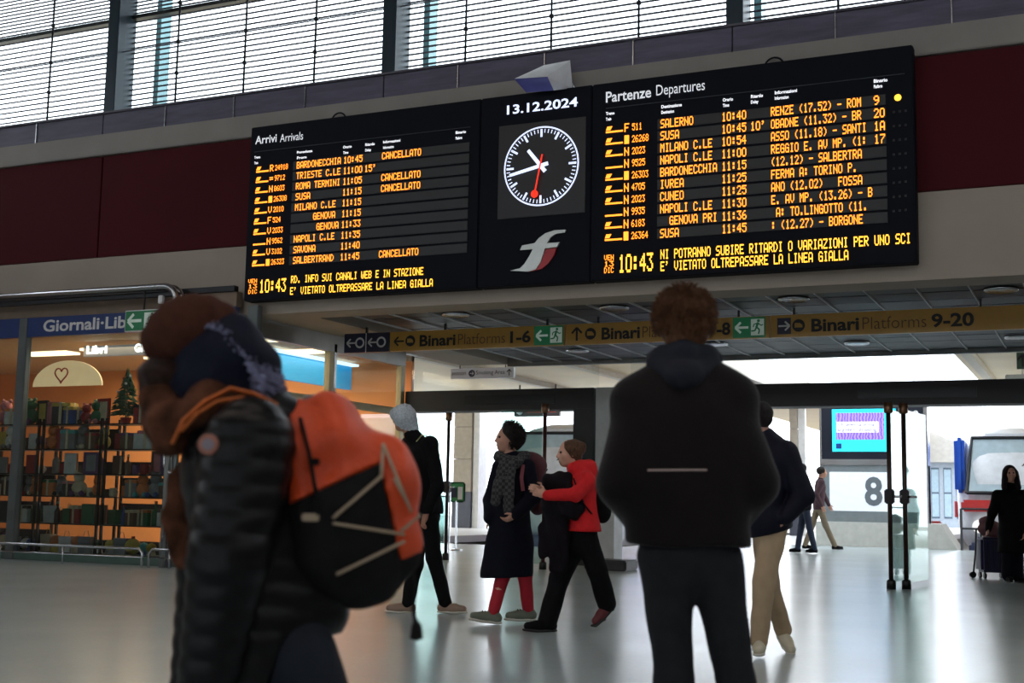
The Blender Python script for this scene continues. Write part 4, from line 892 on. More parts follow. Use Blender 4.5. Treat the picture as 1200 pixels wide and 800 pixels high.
        q = np.stack(q, 1); ins = A[E_[:, 0], E_[:, 1], E_[:, 2]]
        q[~ins] = q[~ins][:, ::-1]; faces.append(q)
    faces = np.concatenate(faces)
    for _ in range(smooth):
        s_ = np.zeros_like(verts); w = np.zeros(len(verts))
        for a, b in ((0, 1), (1, 2), (2, 3), (3, 0)):
            np.add.at(s_, faces[:, a], verts[faces[:, b]]); np.add.at(w, faces[:, a], 1); np.add.at(s_, faces[:, b], verts[faces[:, a]]); np.add.at(w, faces[:, b], 1)
        verts = verts * .5 + .5 * s_ / w[:, None]
    me = bpy.data.meshes.new(name); me.vertices.add(len(verts)); me.vertices.foreach_set('co', verts.astype(np.float32).ravel())
    me.loops.add(faces.size); me.loops.foreach_set('vertex_index', faces.astype(np.int32).ravel())
    me.polygons.add(len(faces)); me.polygons.foreach_set('loop_start', np.arange(0, faces.size, 4, dtype=np.int32)); me.polygons.foreach_set('loop_total', np.full(len(faces), 4, np.int32))
    me.update(); me.validate(); return me
def folds(amp, f=18.0, seed=0.0, vert=1.0):
    def d(X, Y, Z):
        a = np.sin(f * X + 2.1 * np.sin(7 * Z + seed) + seed) * np.sin(f * .8 * Y + 1.7 * np.sin(9 * X) + seed * 2)
        b = np.sin(f * 1.3 * Z * vert + 2.5 * np.sin(6 * X + seed) + 1.5 * np.sin(8 * Y))
        return amp * (.55 * a + .45 * b)
    return d

ROTZ = math.atan2(AX[1], AX[0])
RH = np.array([AX[0], AX[1], 0]); RH /= np.linalg.norm(RH); DH = np.array([-RH[1], RH[0], 0])
class Fig:
    """a person standing on the floor at (X, Y); local x runs along the picture, local y away from the photographer"""
    def __init__(s, X, Y, label, group=None):
        s.g = V3(X, Y, 0); s.e = tag(empty('person', (X, Y, 0), ROTZ), label, 'person')
        if group: s.e['group'] = group
    def J(s, px, py, dy=0.0):
        r = ray(px, py); t = (s.g + DH * dy - V3(0, 0, 0)) @ DH / (r @ DH); p = V3(0, 0, CAM_H) + r * t - s.g
        return V3(p @ RH, p @ DH, p[2])
    def part(s, name, prims, m, vox=.012, k=.03, disp=None, cuts=(), parent=None, smooth=1):
        me = sdf_mesh(name, prims, vox, k, disp, cuts, smooth); o = link_mesh(name, me, m, parent or s.e, True); return o

def head_prims(c, fd, h=.235, up=(0, 0, 1)):
    """skull, jaw, nose, ears, brows and lips round head centre c, looking along fd"""
    B = frame(fd, up); R, Fw, U = B; s = h / .235
    P = lambda x, y, z: c + (R * x + Fw * y + U * z) * s
    E_ = lambda x, y, z, a, b, d, k: ell(P(x, y, z), np.array([a, b, d]) * s, k * s, B)
    return [E_(0, -.012, .03, .076, .094, .088, .03), E_(0, .02, -.035, .062, .072, .075, .03), E_(0, .055, -.088, .03, .03, .022, .03),
            cap(P(0, .088, .015), P(0, .108, -.022), .008 * s, .013 * s, k=.012), E_(-.010, .097, -.028, .010, .010, .008, .008), E_(.010, .097, -.028, .010, .010, .008, .008),
            E_(0, .088, -.056, .024, .010, .006, .008), E_(0, .087, -.066, .020, .010, .006, .008), E_(-.032, .080, .030, .020, .010, .006, .014), E_(.032, .080, .030, .020, .010, .006, .014),
            E_(-.046, .062, -.02, .022, .020, .022, .02), E_(.046, .062, -.02, .022, .020, .022, .02),
            E_(-.076, -.008, -.005, .008, .020, .032, .008), E_(.076, -.008, -.005, .008, .020, .032, .008)]
def eyes(fig, body, c, fd, h=.235, up=(0, 0, 1)):
    B = frame(fd, up); R, Fw, U = B; s = h / .235
    for sx_ in (-1, 1):
        mb = ico(MB(), (0, 0, 0), .0115 * s, 2); o = mb.build('eye', mat('eye_dark', (40, 28, 24), .2), body, True); o.location = c + (R * .031 * sx_ + Fw * .081 + U * .012) * s
def hand_prims(w, d, thumb, curl=.4, s=1.0):
    """palm and five fingers from wrist w along d; the thumb side points along thumb; fingers curl towards palm normal"""
    d = nrm(d); t = nrm(np.array(thumb) - d * (np.array(thumb) @ d)); nml = np.cross(d, t)
    pr = [cap(w, w + d * .03 * s, .024 * s, .028 * s, .7, nml, .02), ell(w + d * .055 * s, np.array([.040, .046, .017]) * s, .015, np.array([t, d, nml]))]
    for i, (off, L) in enumerate(((.030, .070), (.010, .080), (-.011, .074), (-.031, .058))):
        a = w + (d * .092 + t * off) * s; c, s_ = math.cos(curl), math.sin(curl)
        b = a + (d * c + nml * s_) * L * .5 * s; c2, s2 = math.cos(curl * 2.2), math.sin(curl * 2.2); e = b + (d * c2 + nml * s2) * L * .5 * s
        pr += [cap(a, b, .0095 * s, .009 * s, k=.006), cap(b, e, .009 * s, .0075 * s, k=.006)]
    a = w + (d * .035 + t * .034) * s; b = a + (d * .6 + t * .6 + nml * .3) * .042 * s; e = b + (d * .9 + nml * .4) * .03 * s
    return pr + [cap(a, b, .013 * s, .010 * s, k=.008), cap(b, e, .010 * s, .008 * s, k=.006)]
def torso(pel, chest, shL, shR, fd, grow=0.0, wide=1.0, hip=.155, deep=.72):
    ws = [pel, pel * .5 + chest * .5, chest]
    r = [(hip + grow) * wide, (.135 + grow) * wide, (.155 + grow) * wide]
    return chain(ws, r, deep, fd, .05) + [cap(shL, chest + (0, 0, .07), .052 + grow * .7, .085 + grow, .85, fd, .06), cap(shR, chest + (0, 0, .07), .052 + grow * .7, .085 + grow, .85, fd, .06)]
def body_prims(sk, s=1.0):
    fd = nrm(sk['fd']); P = []
    P += head_prims(sk['head'], sk.get('look', fd), .235 * s)
    P += [cap(sk['head'] - V3(0, 0, .07) - nrm(sk.get('look', fd)) * .02, sk['neck'], .052 * s, .06 * s, k=.02)]
    P += torso(sk['pel'], sk['chest'], sk['sh'][0], sk['sh'][1], fd, -.01)
    for i in (0, 1):
        a, b, c = sk['sh'][i], sk['el'][i], sk['wr'][i]; P += [cap(a, b, .046 * s, .037 * s, k=.02), cap(b, c, .037 * s, .025 * s, k=.015)]
        P += hand_prims(c, sk['hd'][i] if 'hd' in sk else c - b, sk['th'][i] if 'th' in sk else fd, sk.get('curl', .45), s)
        a, b, c = sk['hip'][i], sk['kn'][i], sk['an'][i]; P += [cap(a, b, .078 * s, .052 * s, k=.03), cap(b, b * .6 + c * .4, .050 * s, .052 * s, k=.02), cap(b * .6 + c * .4, c, .052 * s, .034 * s, k=.02)]
        t = nrm(sk['toe'][i]); P += [cap(c - V3(0, 0, .03), c - V3(0, 0, .06) + t * .12, .036 * s, .028 * s, k=.02)]
    return P
def jacket_prims(sk, hem, g=.035, sleeve=1.0, flare=.0, wide=1.0, cuff=.045, deep=.72, armr=(.072, .062)):
    fd = nrm(sk['fd']); pel, ch = sk['pel'], sk['chest']
    P = torso(pel, ch, sk['sh'][0], sk['sh'][1], fd, g, wide, deep=deep)
    low = V3(pel[0], pel[1], hem) + sk.get('hemoff', V3(0, 0, 0))
    P += [cap(pel, low, .155 + g, .155 + g + flare, deep, fd, .05)]
    for i in (0, 1):
        a, b, c = sk['sh'][i], sk['el'][i], sk['wr'][i]; c = b + (c - b) * sleeve
        P += [cap(a, b, armr[0], armr[1], k=.035), cap(b, c, armr[1], cuff, k=.02)]
    n = sk['neck']; P += [cap(ch + (0, 0, .1), n + V3(0, 0, .0), .09, .075, k=.04)]
    return P
def trouser_prims(sk, r=(.095, .072, .062), waist=.0):
    fd = nrm(sk['fd']); P = [cap(sk['pel'] + (0, 0, .04), sk['pel'] - (0, 0, .04), .15 + waist, .155 + waist, .75, fd, .04)]
    for i in (0, 1):
        a, b, c = sk['hip'][i], sk['kn'][i], sk['an'][i]; P += [cap(a, b, r[0], r[1], k=.03), cap(b, c, r[1], r[2], k=.03)]
    return P
def shoe(fig, an, toe, m, sole, L=.27, tilt=0.0, lace=None):
    t = nrm(toe); c = np.array(an, float); hz = c - V3(0, 0, c[2])
    z = c[2] - .075; h = c + V3(0, 0, -.045) - t * .03; e = c - V3(0, 0, .05) + t * (L * .62) ; e[2] -= tilt; 
    o = fig.part('shoe', [cap(h, c + V3(0, 0, -.0), .042, .046, k=.02), cap(h, h * .4 + e * .6, .042, .040, k=.02), cap(h * .5 + e * .5, e, .042, .032, k=.02)], m, .008, .02)
    dn = V3(0, 0, -.036)
    fig.part('sole', chain([h + dn - t * .01, h * .4 + e * .6 + dn, e + dn * .8 + t * .01], [.040, .042, .036], .35, (0, 0, 1)), sole, .007, .012, parent=o)
    if lace is not None:
        for q in (.35, .5, .62):
            p = h * (1 - q) + e * q + V3(0, 0, .042); sd = np.cross(t, (0, 0, 1)) * .02
            MB().tube([p - sd, p + (0, 0, .008), p + sd], .004, 5).build('lace', lace, o)
    return o
SKIN = mat('skin_tone', (196, 146, 124), .55, var=.05, scale=8)
SKIN2 = mat('skin_tone_warm', (172, 122, 98), .55, var=.05, scale=8)
M_BLK = mat('black_quilted_nylon', (10, 10, 12), .4, var=.1, scale=10, bump=.15, sheen=.0, spec=.2)
M_COATB = mat('dark_brown_softshell', (24, 19, 20), .85, var=.12, scale=14, bump=.3, sheen=.12, spec=.15)
M_NAVYW = mat('navy_wool', (14, 15, 26), .9, var=.12, scale=20, bump=.3, spec=.15)
M_REDF = mat('red_fleece', (206, 18, 24), .85, var=.1, scale=24, bump=.4)
M_BLKF = mat('black_cloth', (11, 11, 14), .85, var=.15, scale=18, bump=.3, spec=.15)
M_DENIM = mat('dark_denim', (34, 38, 46), .85, var=.15, scale=30, bump=.3, spec=.15)
M_CHINO = mat('beige_chino', (170, 146, 116), .8, var=.08, scale=12, bump=.2)
M_TIGHT = mat('red_trousers', (168, 22, 40), .8, var=.08, scale=14, bump=.2)
M_SOLE = mat('pale_rubber_sole', (196, 192, 180), .6)
M_DSOLE = mat('dark_rubber_sole', (30, 28, 28), .7)
def hair_mat(n, c): return mat(n, c, .6, var=.45, scale=30, bump=.8, stretch=(3, 3, 1), spec=.2)
def strands(fig, base, name, c, rad, n, L, m, seed, B, droop=.5, r=.004, sel=None):
    """tufts of hair growing from an ellipsoid scalp, joined as one mass that nobody could count"""
    rr = random.Random(seed); mb = MB(); k = 0
    while k < n:
        v = nrm(V3(rr.gauss(0, 1), rr.gauss(0, 1), rr.gauss(0, 1)))
        if sel and not sel(v): continue
        p = c + (B.T @ (v * rad)); d = B.T @ v; pts = [p]; curl = V3(rr.uniform(-1, 1), rr.uniform(-1, 1), rr.uniform(-1, 1)) * .9
        for q in range(3): d = nrm(d + V3(0, 0, -droop * .6) + curl * .5); curl = -curl if rr.random() < .5 else curl; pts.append(pts[-1] + d * L / 3)
        mb.tube([tuple(x) for x in pts], r, 4, r * .3); k += 1
    return tag(mb.build(name, m, base or fig.e), kind='stuff')

# --- standing man in front, seen from behind
f = Fig(-1.31, 4.3, 'man in a dark brown jacket and grey trousers standing with his back to us')
J = f.J
hc = J(801, 383, .02)
sk = dict(fd=V3(.05, 1, 0), look=V3(0, 1, .12), head=hc, neck=J(801, 424), chest=J(803, 500), pel=J(806, 632), sh=[J(752, 474), J(852, 474)], el=[J(730, 566), J(882, 566)],
          wr=[J(752, 618, .10), J(858, 618, .10)], hd=[V3(.5, .6, -.6), V3(-.5, .6, -.6)], hip=[J(779, 655), J(838, 655)], kn=[J(790, 800), J(862, 800)], an=[J(796, 950), J(880, 945)], toe=[V3(-.2, 1, 0), V3(.25, 1, 0)])
an0 = sk['an']; 
for a in an0: a[2] = .10
body = f.part('body', body_prims(sk), SKIN, .010, .02)
eyes(f, body, hc, sk['look'])
B = frame(sk['look']); HM = hair_mat('brown_wavy_hair', (104, 70, 48))
hair = f.part('hair', [ell(hc + V3(0, -.02, .045), V3(.098, .108, .095), .02, B), ell(hc + V3(0, -.045, -.01), V3(.084, .078, .085), .02, B), cap(hc + V3(-.07, -.03, .0), hc + V3(-.06, -.06, -.05), .03, .02), cap(hc + V3(.07, -.03, .0), hc + V3(.06, -.06, -.05), .03, .02)], HM, .007, .02,
              folds(.009, 62, 1.0), cuts=(lambda X, Y, Z: (hc[1] + .05 - .3 * (Z - hc[2])) * 0 + (Y - (hc[1] + .062)),))
strands(f, hair, 'hair_tufts', hc + V3(0, -.02, .035), V3(.088, .10, .092), 1100, .038, HM, 5, B, .5, .0035, lambda v: v[2] > -.5 and v[1] < .7)
jk = jacket_prims(sk, J(805, 628)[2], .040, 1.0, .0, 1.08, .05, .68, (.092, .088))
jk += [ell(J(803, 545, -.04), V3(.24, .13, .27), .08), cap(J(775, 440), J(745, 468), .06, .075, k=.06), cap(J(830, 440), J(860, 468), .06, .075, k=.06)]
fo = folds(.005, 16, .4)
jac = f.part('jacket', jk, M_COATB, .010, .04, fo, cuts=(lambda X, Y, Z: sk['pel'][2] - .02 - Z + .004 * np.sin(20 * X),))
# stand-up hood bunched at the neck
hd = f.part('hood', [cap(J(770, 428, -.02), J(802, 440, -.11), .040, .050, k=.03), cap(J(802, 440, -.11), J(833, 428, -.02), .050, .040, k=.03), cap(J(768, 422, .04), J(778, 412, .06), .034, .03), cap(J(836, 422, .04), J(828, 412, .06), .034, .03),
                     cap(J(775, 414, -.02), J(802, 412, -.075), .030, .034, k=.03), cap(J(802, 412, -.075), J(830, 414, -.02), .034, .030, k=.03)], mat('dark_grey_hood', (36, 38, 46), .85, var=.1, scale=14, bump=.3, spec=.15), .008, .04, folds(.005, 40, 2), parent=jac)
x0, x1 = J(762, 550, -.235), J(832, 550, -.235)
by_ = -.21
def surf_y(fx, fz, me, side=-1):
    co = np.array([v.co[:] for v in me.vertices]); d = (co[:, 0] - fx) ** 2 + (co[:, 2] - fz) ** 2; m_ = d < .02 ** 2
    return co[m_][:, 1].min() if side < 0 else co[m_][:, 1].max()
pts = []
for q in range(9):
    x = x0[0] + (x1[0] - x0[0]) * q / 8; z = x0[2] + (x1[2] - x0[2]) * q / 8; pts.append((x, surf_y(x, z, jac.data) - .001, z))
MB().tube(pts, .0035, 6).build('reflective_strip', mat('pale_reflective_strip', (176, 156, 150), .4), jac)
tr_ = f.part('trousers', trouser_prims(sk, (.094, .064, .058), .0), mat('grey_wool_trousers', (36, 37, 40), .85, var=.15, scale=20, bump=.3, spec=.15), .010, .03, folds(.004, 22, 3))
for i in (0, 1): shoe(f, sk['an'][i], sk['toe'][i], M_BLKF, M_DSOLE)

# --- walker with the orange backpack
f = Fig(-1.98, 2.62, 'walker in brown beanie and black quilted coat carrying an orange backpack')
J = f.J
hc = J(226, 420, .0); L_ = V3(-1, .25, -.05)
sk = dict(fd=V3(-1, .12, 0), look=L_, head=hc, neck=J(262, 482), chest=J(290, 555), pel=J(310, 740), sh=[J(292, 520, -.17), J(285, 515, .17)], el=[J(268, 655, -.25), J(250, 660, .24)],
          wr=[J(236, 840, -.24), J(225, 830, .22)], hip=[J(345, 765, -.08), J(312, 775, .08)], kn=[J(400, 925, -.09), J(250, 950, .09)], an=[J(440, 1130, -.09), J(230, 1145, .09)], toe=[V3(-1, 0, 0), V3(-1, 0, 0)])
for a in sk['an']: a[2] = .10
sk['an'][0][2] = .17
body = f.part('body', body_prims(sk, .96), SKIN, .010, .02)
eyes(f, body, hc, L_, .226)
B = frame(L_)
BEAN = mat('brown_knit_beanie', (72, 42, 32), .9, var=.2, scale=40, bump=.6, spec=.1)
bt = J(240, 378)
beanie = f.part('beanie', [ell(J(222, 392), V3(.105, .125, .095), .03), ell(J(240, 376), V3(.085, .085, .060), .04), ell(J(196, 402), V3(.060, .09, .055), .03)], BEAN, .008, .03, lambda X, Y, Z: .0025 * np.sin(150 * (X + .4 * Z)))
FUR = mat('grey_blue_fur_trim', (150, 152, 184), .9, var=.4, scale=40, bump=.8)
HOODM = mat('navy_hood_cloth', (20, 23, 38), .75, var=.15, scale=14, bump=.4, spec=.15)
hood = f.part('hood', [ell(J(266, 432), V3(.115, .14, .13), .05), cap(J(258, 400), J(288, 428), .066, .065, k=.05), cap(J(288, 425), J(298, 465), .050, .04, k=.05), cap(J(240, 470), J(290, 475), .09, .08, k=.05), ell(J(236, 440), V3(.07, .12, .10), .05)], HOODM, .008, .05, folds(.009, 42, 1.3),
              cuts=(lambda X, Y, Z: (hc[0] - .055) + .55 * (Z - hc[2]) - X,))
# furry rim down the back of the hood
mb = MB(); rr = random.Random(11)
cv = [J(262, 384), J(285, 396), J(304, 418), J(318, 444), J(322, 468), J(316, 484)]
for k in range(1500):
    t = rr.random() * (len(cv) - 1.001); i = int(t); p = cv[i] * (1 - t + i) + cv[i + 1] * (t - i); q = rr.uniform(-1, 1); p = p + V3(-.03 * abs(q), q * .10, -.015 * abs(q))
    d = nrm(V3(.5 + rr.uniform(-.3, .3), q * .7, .45 + rr.uniform(-.5, .3))); mb.tube([tuple(p - d * .01), tuple(p + d * .022), tuple(p + d * .040 + V3(0, 0, -.012))], .0036, 4, .0012)
tag(mb.build('fur_trim', FUR, hood), kind='stuff')
HR = hair_mat('auburn_hair', (52, 32, 26))
hr = f.part('hair', [ell(J(204, 440), V3(.085, .11, .06), .03), cap(J(186, 455), J(192, 490), .045, .035, k=.03), cap(J(205, 470), J(200, 500), .05, .04, k=.03)], HR, .008, .03, folds(.006, 80, 2))
SCF = mat('rust_brown_scarf', (78, 48, 34), .95, var=.75, scale=14, bump=.7, spec=.1)
scf = f.part('scarf', [cap(J(190, 470, -.05), J(205, 505, -.08), .055, .055, k=.04), cap(J(186, 470, .08), J(196, 510, .06), .05, .05, k=.04), cap(J(200, 500, -.09), J(245, 470, -.13), .05, .04, k=.04), cap(J(245, 470, -.13), J(300, 470, -.05), .038, .035, k=.04), cap(J(200, 490, .10), J(290, 470, .10), .045, .04, k=.04)], SCF, .008, .04, folds(.008, 60, 2.2))
f.part('scarf_end', chain([J(212, 560, .02), J(210, 610, .0), J(216, 652, .0)], [.035, .04, .035], .4, (0, 1, 0)), SCF, .008, .03, folds(.006, 60, 1), parent=scf)
# strap band and orange piping over the shoulder
OR = mat('orange_piping', (204, 104, 40), .6, var=.2, scale=20)
quilt = lambda X, Y, Z: .0075 * np.sqrt(np.abs(np.sin(math.pi * (Z + .06 * X + .004 * np.sin(30 * X)) / .056))) - .004
jk = jacket_prims(sk, .40, .030, 1.0, .03, 1.05, .06, .80, (.108, .090))
jk += [cap(J(300, 540), J(330, 700), .15, .17, .8, (0, 1, 0), .06), cap(J(255, 490), J(320, 505), .09, .09, k=.06)]
coat = f.part('coat', jk, M_BLK, .009, .035, quilt, cuts=(lambda X, Y, Z: .40 + .30 * np.clip((X - sk['pel'][0] + .02) / .10, 0, 1) - Z,))
def on_side(px, py, me, off=.003):
    p = J(px, py, -.3); co = np.array([v.co[:] for v in me.vertices]); d = (co[:, 0] - p[0]) ** 2 + (co[:, 2] - p[2]) ** 2; m_ = d < .02 ** 2
    return (p[0], (co[m_][:, 1].min() if m_.any() else -.25) - off, p[2])
p = on_side(241, 520, coat.data)
bd = MB().lathe(p, [(0, -.002), (.021, -.002), (.024, .0), (.024, .006), (0, .006)], 20, 'y').build('round_badge', mat('round_badge_rim', (150, 96, 80), .6), coat, True)
MB().lathe((p[0], p[1] - .0035, p[2]), [(0, 0), (.014, 0), (.014, .003), (0, .003)], 16, 'y').build('badge_centre', mat('badge_centre', (120, 112, 120), .6), bd)
for a in ([(202, 520), (215, 492), (240, 470), (270, 455), (300, 462), (325, 474)], [(212, 505), (232, 484), (255, 470), (285, 466), (318, 480)]):
    MB().tube([tuple(J(x, y, -.155 - .04 * (x < 260))) for x, y in a], .009, 8, flat=.5).build('orange_piping', OR, hood, True)
f.part('trousers', trouser_prims(sk, (.10, .08, .075)), M_DENIM, .012, .03, folds(.004, 22, 3))
for i in (0, 1): shoe(f, sk['an'][i], sk['toe'][i], M_BLKF, M_DSOLE)
# orange backpack (a thing of its own, on the walker's back)
g = Fig(-1.98, 2.62, 'orange and black roll-top backpack with pale elastic cords on the walker\'s back'); g.e.name = 'backpack'; g.e['category'] = 'backpack'
ORB = mat('orange_ripstop', (214, 72, 22), .55, var=.12, scale=10, bump=.25)
bagp = [cap(J(362, 522, 0), J(385, 640, 0), .105, .125, 1.15, (0, 1, 0), .05), cap(J(392, 518), J(436, 560), .095, .09, 1.15, (0, 1, 0), .05), cap(J(446, 556), J(458, 640), .082, .066, 1.2, (0, 1, 0), .05), cap(J(405, 600), J(425, 664), .125, .095, 1.1, (0, 1, 0), .05), cap(J(352, 488), J(400, 492), .038, .045, k=.05)]
wr_ = lambda X, Y, Z: folds(.010, 34, .9)(X, Y, Z) + .009 * np.sin(46 * (X + .5 * Z) + 2 * np.sin(9 * Z))
def bcut(sgn):
    a = J(352, 590); b = J(448, 545); 
    def c(X, Y, Z):
        zz = a[2] + (b[2] - a[2]) * (X - a[0]) / (b[0] - a[0]); edge = J(452, 600)[0] + (Z - J(452, 560)[2]) * -.22
        inside = np.maximum(Z - zz, X - edge)          # <0 in the black side pocket
        return -inside if sgn > 0 else inside
    return c
bag = g.part('bag_body', bagp, ORB, .009, .05, wr_, cuts=(bcut(1),)); 
pocket = g.part('side_pocket', bagp, mat('black_mesh_fabric', (24, 23, 24), .8, var=.2, scale=30, bump=.4, spec=.15), .009, .05, lambda X, Y, Z: wr_(X, Y, Z) * .4 + .006, cuts=(bcut(-1),))
base = g.part('bag_base', [cap(J(385, 660), J(432, 664), .095, .088, 1.1, (0, 1, 0), .05), cap(J(430, 670), J(472, 652), .066, .045, k=.04)], MATS['black_mesh_fabric'], .010, .05, folds(.006, 30, 1))
allv = np.concatenate([np.array([v.co[:] for v in o.data.vertices]) for o in (bag, pocket, base)])
def on_bag(px, py, off=.004):
    p = J(px, py, -.2)
    for _ in range(2):
        d = (allv[:, 0] - p[0]) ** 2 + (allv[:, 2] - p[2]) ** 2; m_ = d < .018 ** 2
        if m_.any(): p = J(px, py, allv[m_][:, 1].min() - off)
    return tuple(p)
CORD = mat('pale_grey_cord', (166, 146, 122), .6)
def cord(a, b, name='elastic_cord'):
    n = 9; MB().tube([on_bag(a[0] + (b[0] - a[0]) * q / n, a[1] + (b[1] - a[1]) * q / n) for q in range(n + 1)], .0042, 6).build(name, CORD, g.e, True)
for a, b in (((448, 557), (390, 607)), ((390, 613), (474, 626)), ((474, 634), (394, 673)), ((449, 520), (447, 557)), ((449, 520), (482, 600)), ((478, 590), (462, 560)), ((470, 622), (492, 604))): cord(a, b)
MB().tube([tuple(J(x, y, -.12)) for x, y in ((484, 668), (487, 690), (484, 712), (487, 736))], .005, 6).build('hanging_cord', MATS['black_mesh_fabric'], g.e)
MB().lathe(tuple(J(488, 742, -.12)), [(.0, .035), (.012, .02), (.016, -.012), (.0, -.018)], 8).build('cord_tassel', MATS['black_mesh_fabric'], g.e)
sp_ = [on_bag(x, y, .006) for x, y in ((352, 490), (362, 530), (370, 575), (372, 605))]
MB().tube(sp_, .012, 8, flat=.4).build('shoulder_strap', MATS['black_mesh_fabric'], g.e)
MB().tube([tuple(J(x, y, -.02)) for x, y in ((352, 478), (358, 466), (370, 464), (378, 474))], .007, 8).build('carry_loop', mat('grey_loop', (130, 120, 120), .5), g.e)
x, y_, z = on_bag(364, 606, .01); MB().box(x - .02, x + .02, y_ - .008, y_ + .004, z - .009, z + .009, .003).build('strap_buckle', CORD, g.e)
MB().box(*sum([[a - .012, a + .012] for a in on_bag(368, 541, .004)[:2]], []), on_bag(368, 541)[2] - .008, on_bag(368, 541)[2] + .008, .003).build('side_buckle', MATS['black_mesh_fabric'], g.e)

# --- hooded walker beside the backpack
f = Fig(-5.67, 10.56, 'walker in pale grey knit hood and dark jacket, seen half from behind')
J = f.J
hc = J(474, 490); fd = V3(-.75, .65, 0)
sk = dict(fd=fd, look=V3(-1, .3, -.1), head=hc, neck=J(483, 509), chest=J(497, 540), pel=J(499, 598), sh=[J(481, 520, -.0) + V3(-.03, .16, 0), J(504, 520, -.12)], el=[J(487, 562, .20), J(513, 570, -.16)], wr=[J(485, 598, .2), J(500, 600, -.14)],
          hip=[J(493, 612, .06), J(503, 610, -.05)], kn=[J(487, 660, .05), J(508, 652, -.06)], an=[J(478, 706, -.05), J(522, 706, -.03)], toe=[V3(-1, .0, 0), V3(.95, -.2, 0)])
body = f.part('body', body_prims(sk, 1.02), SKIN2, .012, .02); eyes(f, body, hc, sk['look'])
HK = mat('pale_grey_knit', (186, 194, 200), .9, var=.25, scale=60, bump=.6)
f.part('knit_hood', [ell(hc + V3(.0, 0, .02), V3(.105, .12, .12), .03), cap(hc + V3(.03, -.0, -.02), J(482, 502), .09, .07, k=.04), ell(hc + V3(-.05, 0, .04), V3(.09, .09, .07), .03)], HK, .009, .03, lambda X, Y, Z: .003 * np.sin(160 * (X + Z * .2)))
jac = f.part('jacket', jacket_prims(sk, .88, .025, 1, 0, .95, .05, .75, (.070, .062)), M_BLKF, .011, .035, folds(.004, 22, 1), cuts=(lambda X, Y, Z: .90 - Z,))
f.part('trousers', trouser_prims(sk, (.090, .070, .060)), M_BLKF, .011, .03, folds(.004, 22, 2))
f.part('small_rucksack', [cap(J(487, 535, -.04), J(485, 585, -.04), .07, .07, .8, (1, 0, 0), .04)], mat('dark_blue_bag', (36, 44, 74), .7), .012, .03)
for q in (0, 1): MB().tube([tuple(J(x + q * 5, y + q * 2.5, dy)) for x, y, dy in ((488, 517, -.10), (494, 510, -.16), (500, 510, -.12))], .008, 6, flat=.5).build('pale_stripe', mat('pale_yellow_stripe', (190, 184, 130), .6), jac)
shoe(f, sk['an'][1], sk['toe'][1], mat('worn_brown_shoe', (140, 116, 100), .7), M_SOLE, .27, 0, M_SOLE); shoe(f, sk['an'][0], sk['toe'][0], MATS['worn_brown_shoe'], M_SOLE)

# --- woman in the long navy coat
f = Fig(-4.63, 10.02, 'woman with dark curly hair in long navy coat and checked scarf, red trousers')
J = f.J
hc = J(594, 514); lk = V3(-.92, -.35, 0)
sk = dict(fd=V3(-.9, -.45, 0), look=lk, head=hc, neck=J(600, 537), chest=J(601, 562), pel=J(598, 615), sh=[J(618, 548, -.10), J(586, 548, .12)], el=[J(625, 582, -.14), J(575, 586, .12)], wr=[J(606, 602, -.22), J(574, 606, -.02)], hd=[V3(-.8, .2, -.5), V3(.4, .2, -.8)],
          hip=[J(604, 625, -.05), J(594, 625, .06)], kn=[J(615, 672, -.05), J(590, 672, -.0)], an=[J(619, 714, .06), J(578, 717, -.04)], toe=[V3(-1, -.25, 0), V3(-1, -.1, .12)])
body = f.part('body', body_prims(sk, .97), SKIN, .010, .02); eyes(f, body, hc, lk, .228)
B = frame(lk); HM2 = hair_mat('dark_curly_hair', (38, 33, 31))
hr = f.part('hair', [ell(hc + V3(.028, .0, .035), V3(.118, .115, .108), .02, B), ell(hc + V3(.05, 0, -.02), V3(.08, .09, .09), .03, B), ell(hc + V3(-.02, 0, .075), V3(.08, .07, .045), .02, B)], HM2, .009, .02, folds(.010, 60, 1.0), cuts=(lambda X, Y, Z: (hc[0] - .04 + .9 * np.maximum(0, hc[2] + .055 - Z)) * 1 - X,))
strands(f, hr, 'hair_curls', hc + V3(.028, .0, .035), V3(.108, .105, .10), 900, .045, HM2, 8, B, .55, .004, lambda v: v[1] < .35)
sk['hemoff'] = V3(.0, 0, 0)
coatp = jacket_prims(sk, .78, .022, 1, .0, .95, .055, .75, (.070, .066))
coatp += chain([J(598, 600), J(597, 640), J(594, 672)], [.17, .20, .225], .72, (.3, .9, 0), .05)
coat = f.part('coat', coatp, M_NAVYW, .011, .035, lambda X, Y, Z: .010 * np.sin(30 * X + 2 * np.sin(3 * Z)) * np.clip((.95 - Z) * 2, 0, 1) + folds(.003, 20, 1)(X, Y, Z), cuts=(lambda X, Y, Z: .385 + .06 * (X + .1) - Z,))
SP = plaid('grey_check_scarf')
sc_ = f.part('scarf', [cap(J(584, 535, -.10), J(604, 542, -.16), .045, .05, k=.03), cap(J(604, 542, -.16), J(616, 534, -.02), .05, .045, k=.03), cap(J(584, 534, .04), J(614, 534, .06), .045, .045, k=.03)] + chain([J(590, 548, -.17), J(584, 570, -.19), J(581, 586, -.18)], [.055, .05, .05], .5, (.45, .9, 0), .03) + chain([J(598, 552, -.19), J(596, 575, -.20), J(596, 597, -.20)], [.05, .05, .05], .45, (.45, .9, 0), .03), SP, .009, .03, folds(.006, 50, 1))
f.part('trousers', trouser_prims(sk, (.085, .062, .050)), M_TIGHT, .010, .03, folds(.003, 26, 2))
SG_ = mat('green_grey_canvas_shoe', (104, 110, 96), .8)
for i in (0, 1): shoe(f, sk['an'][i], sk['toe'][i], SG_, M_SOLE, .27, -.0, M_BLKF)
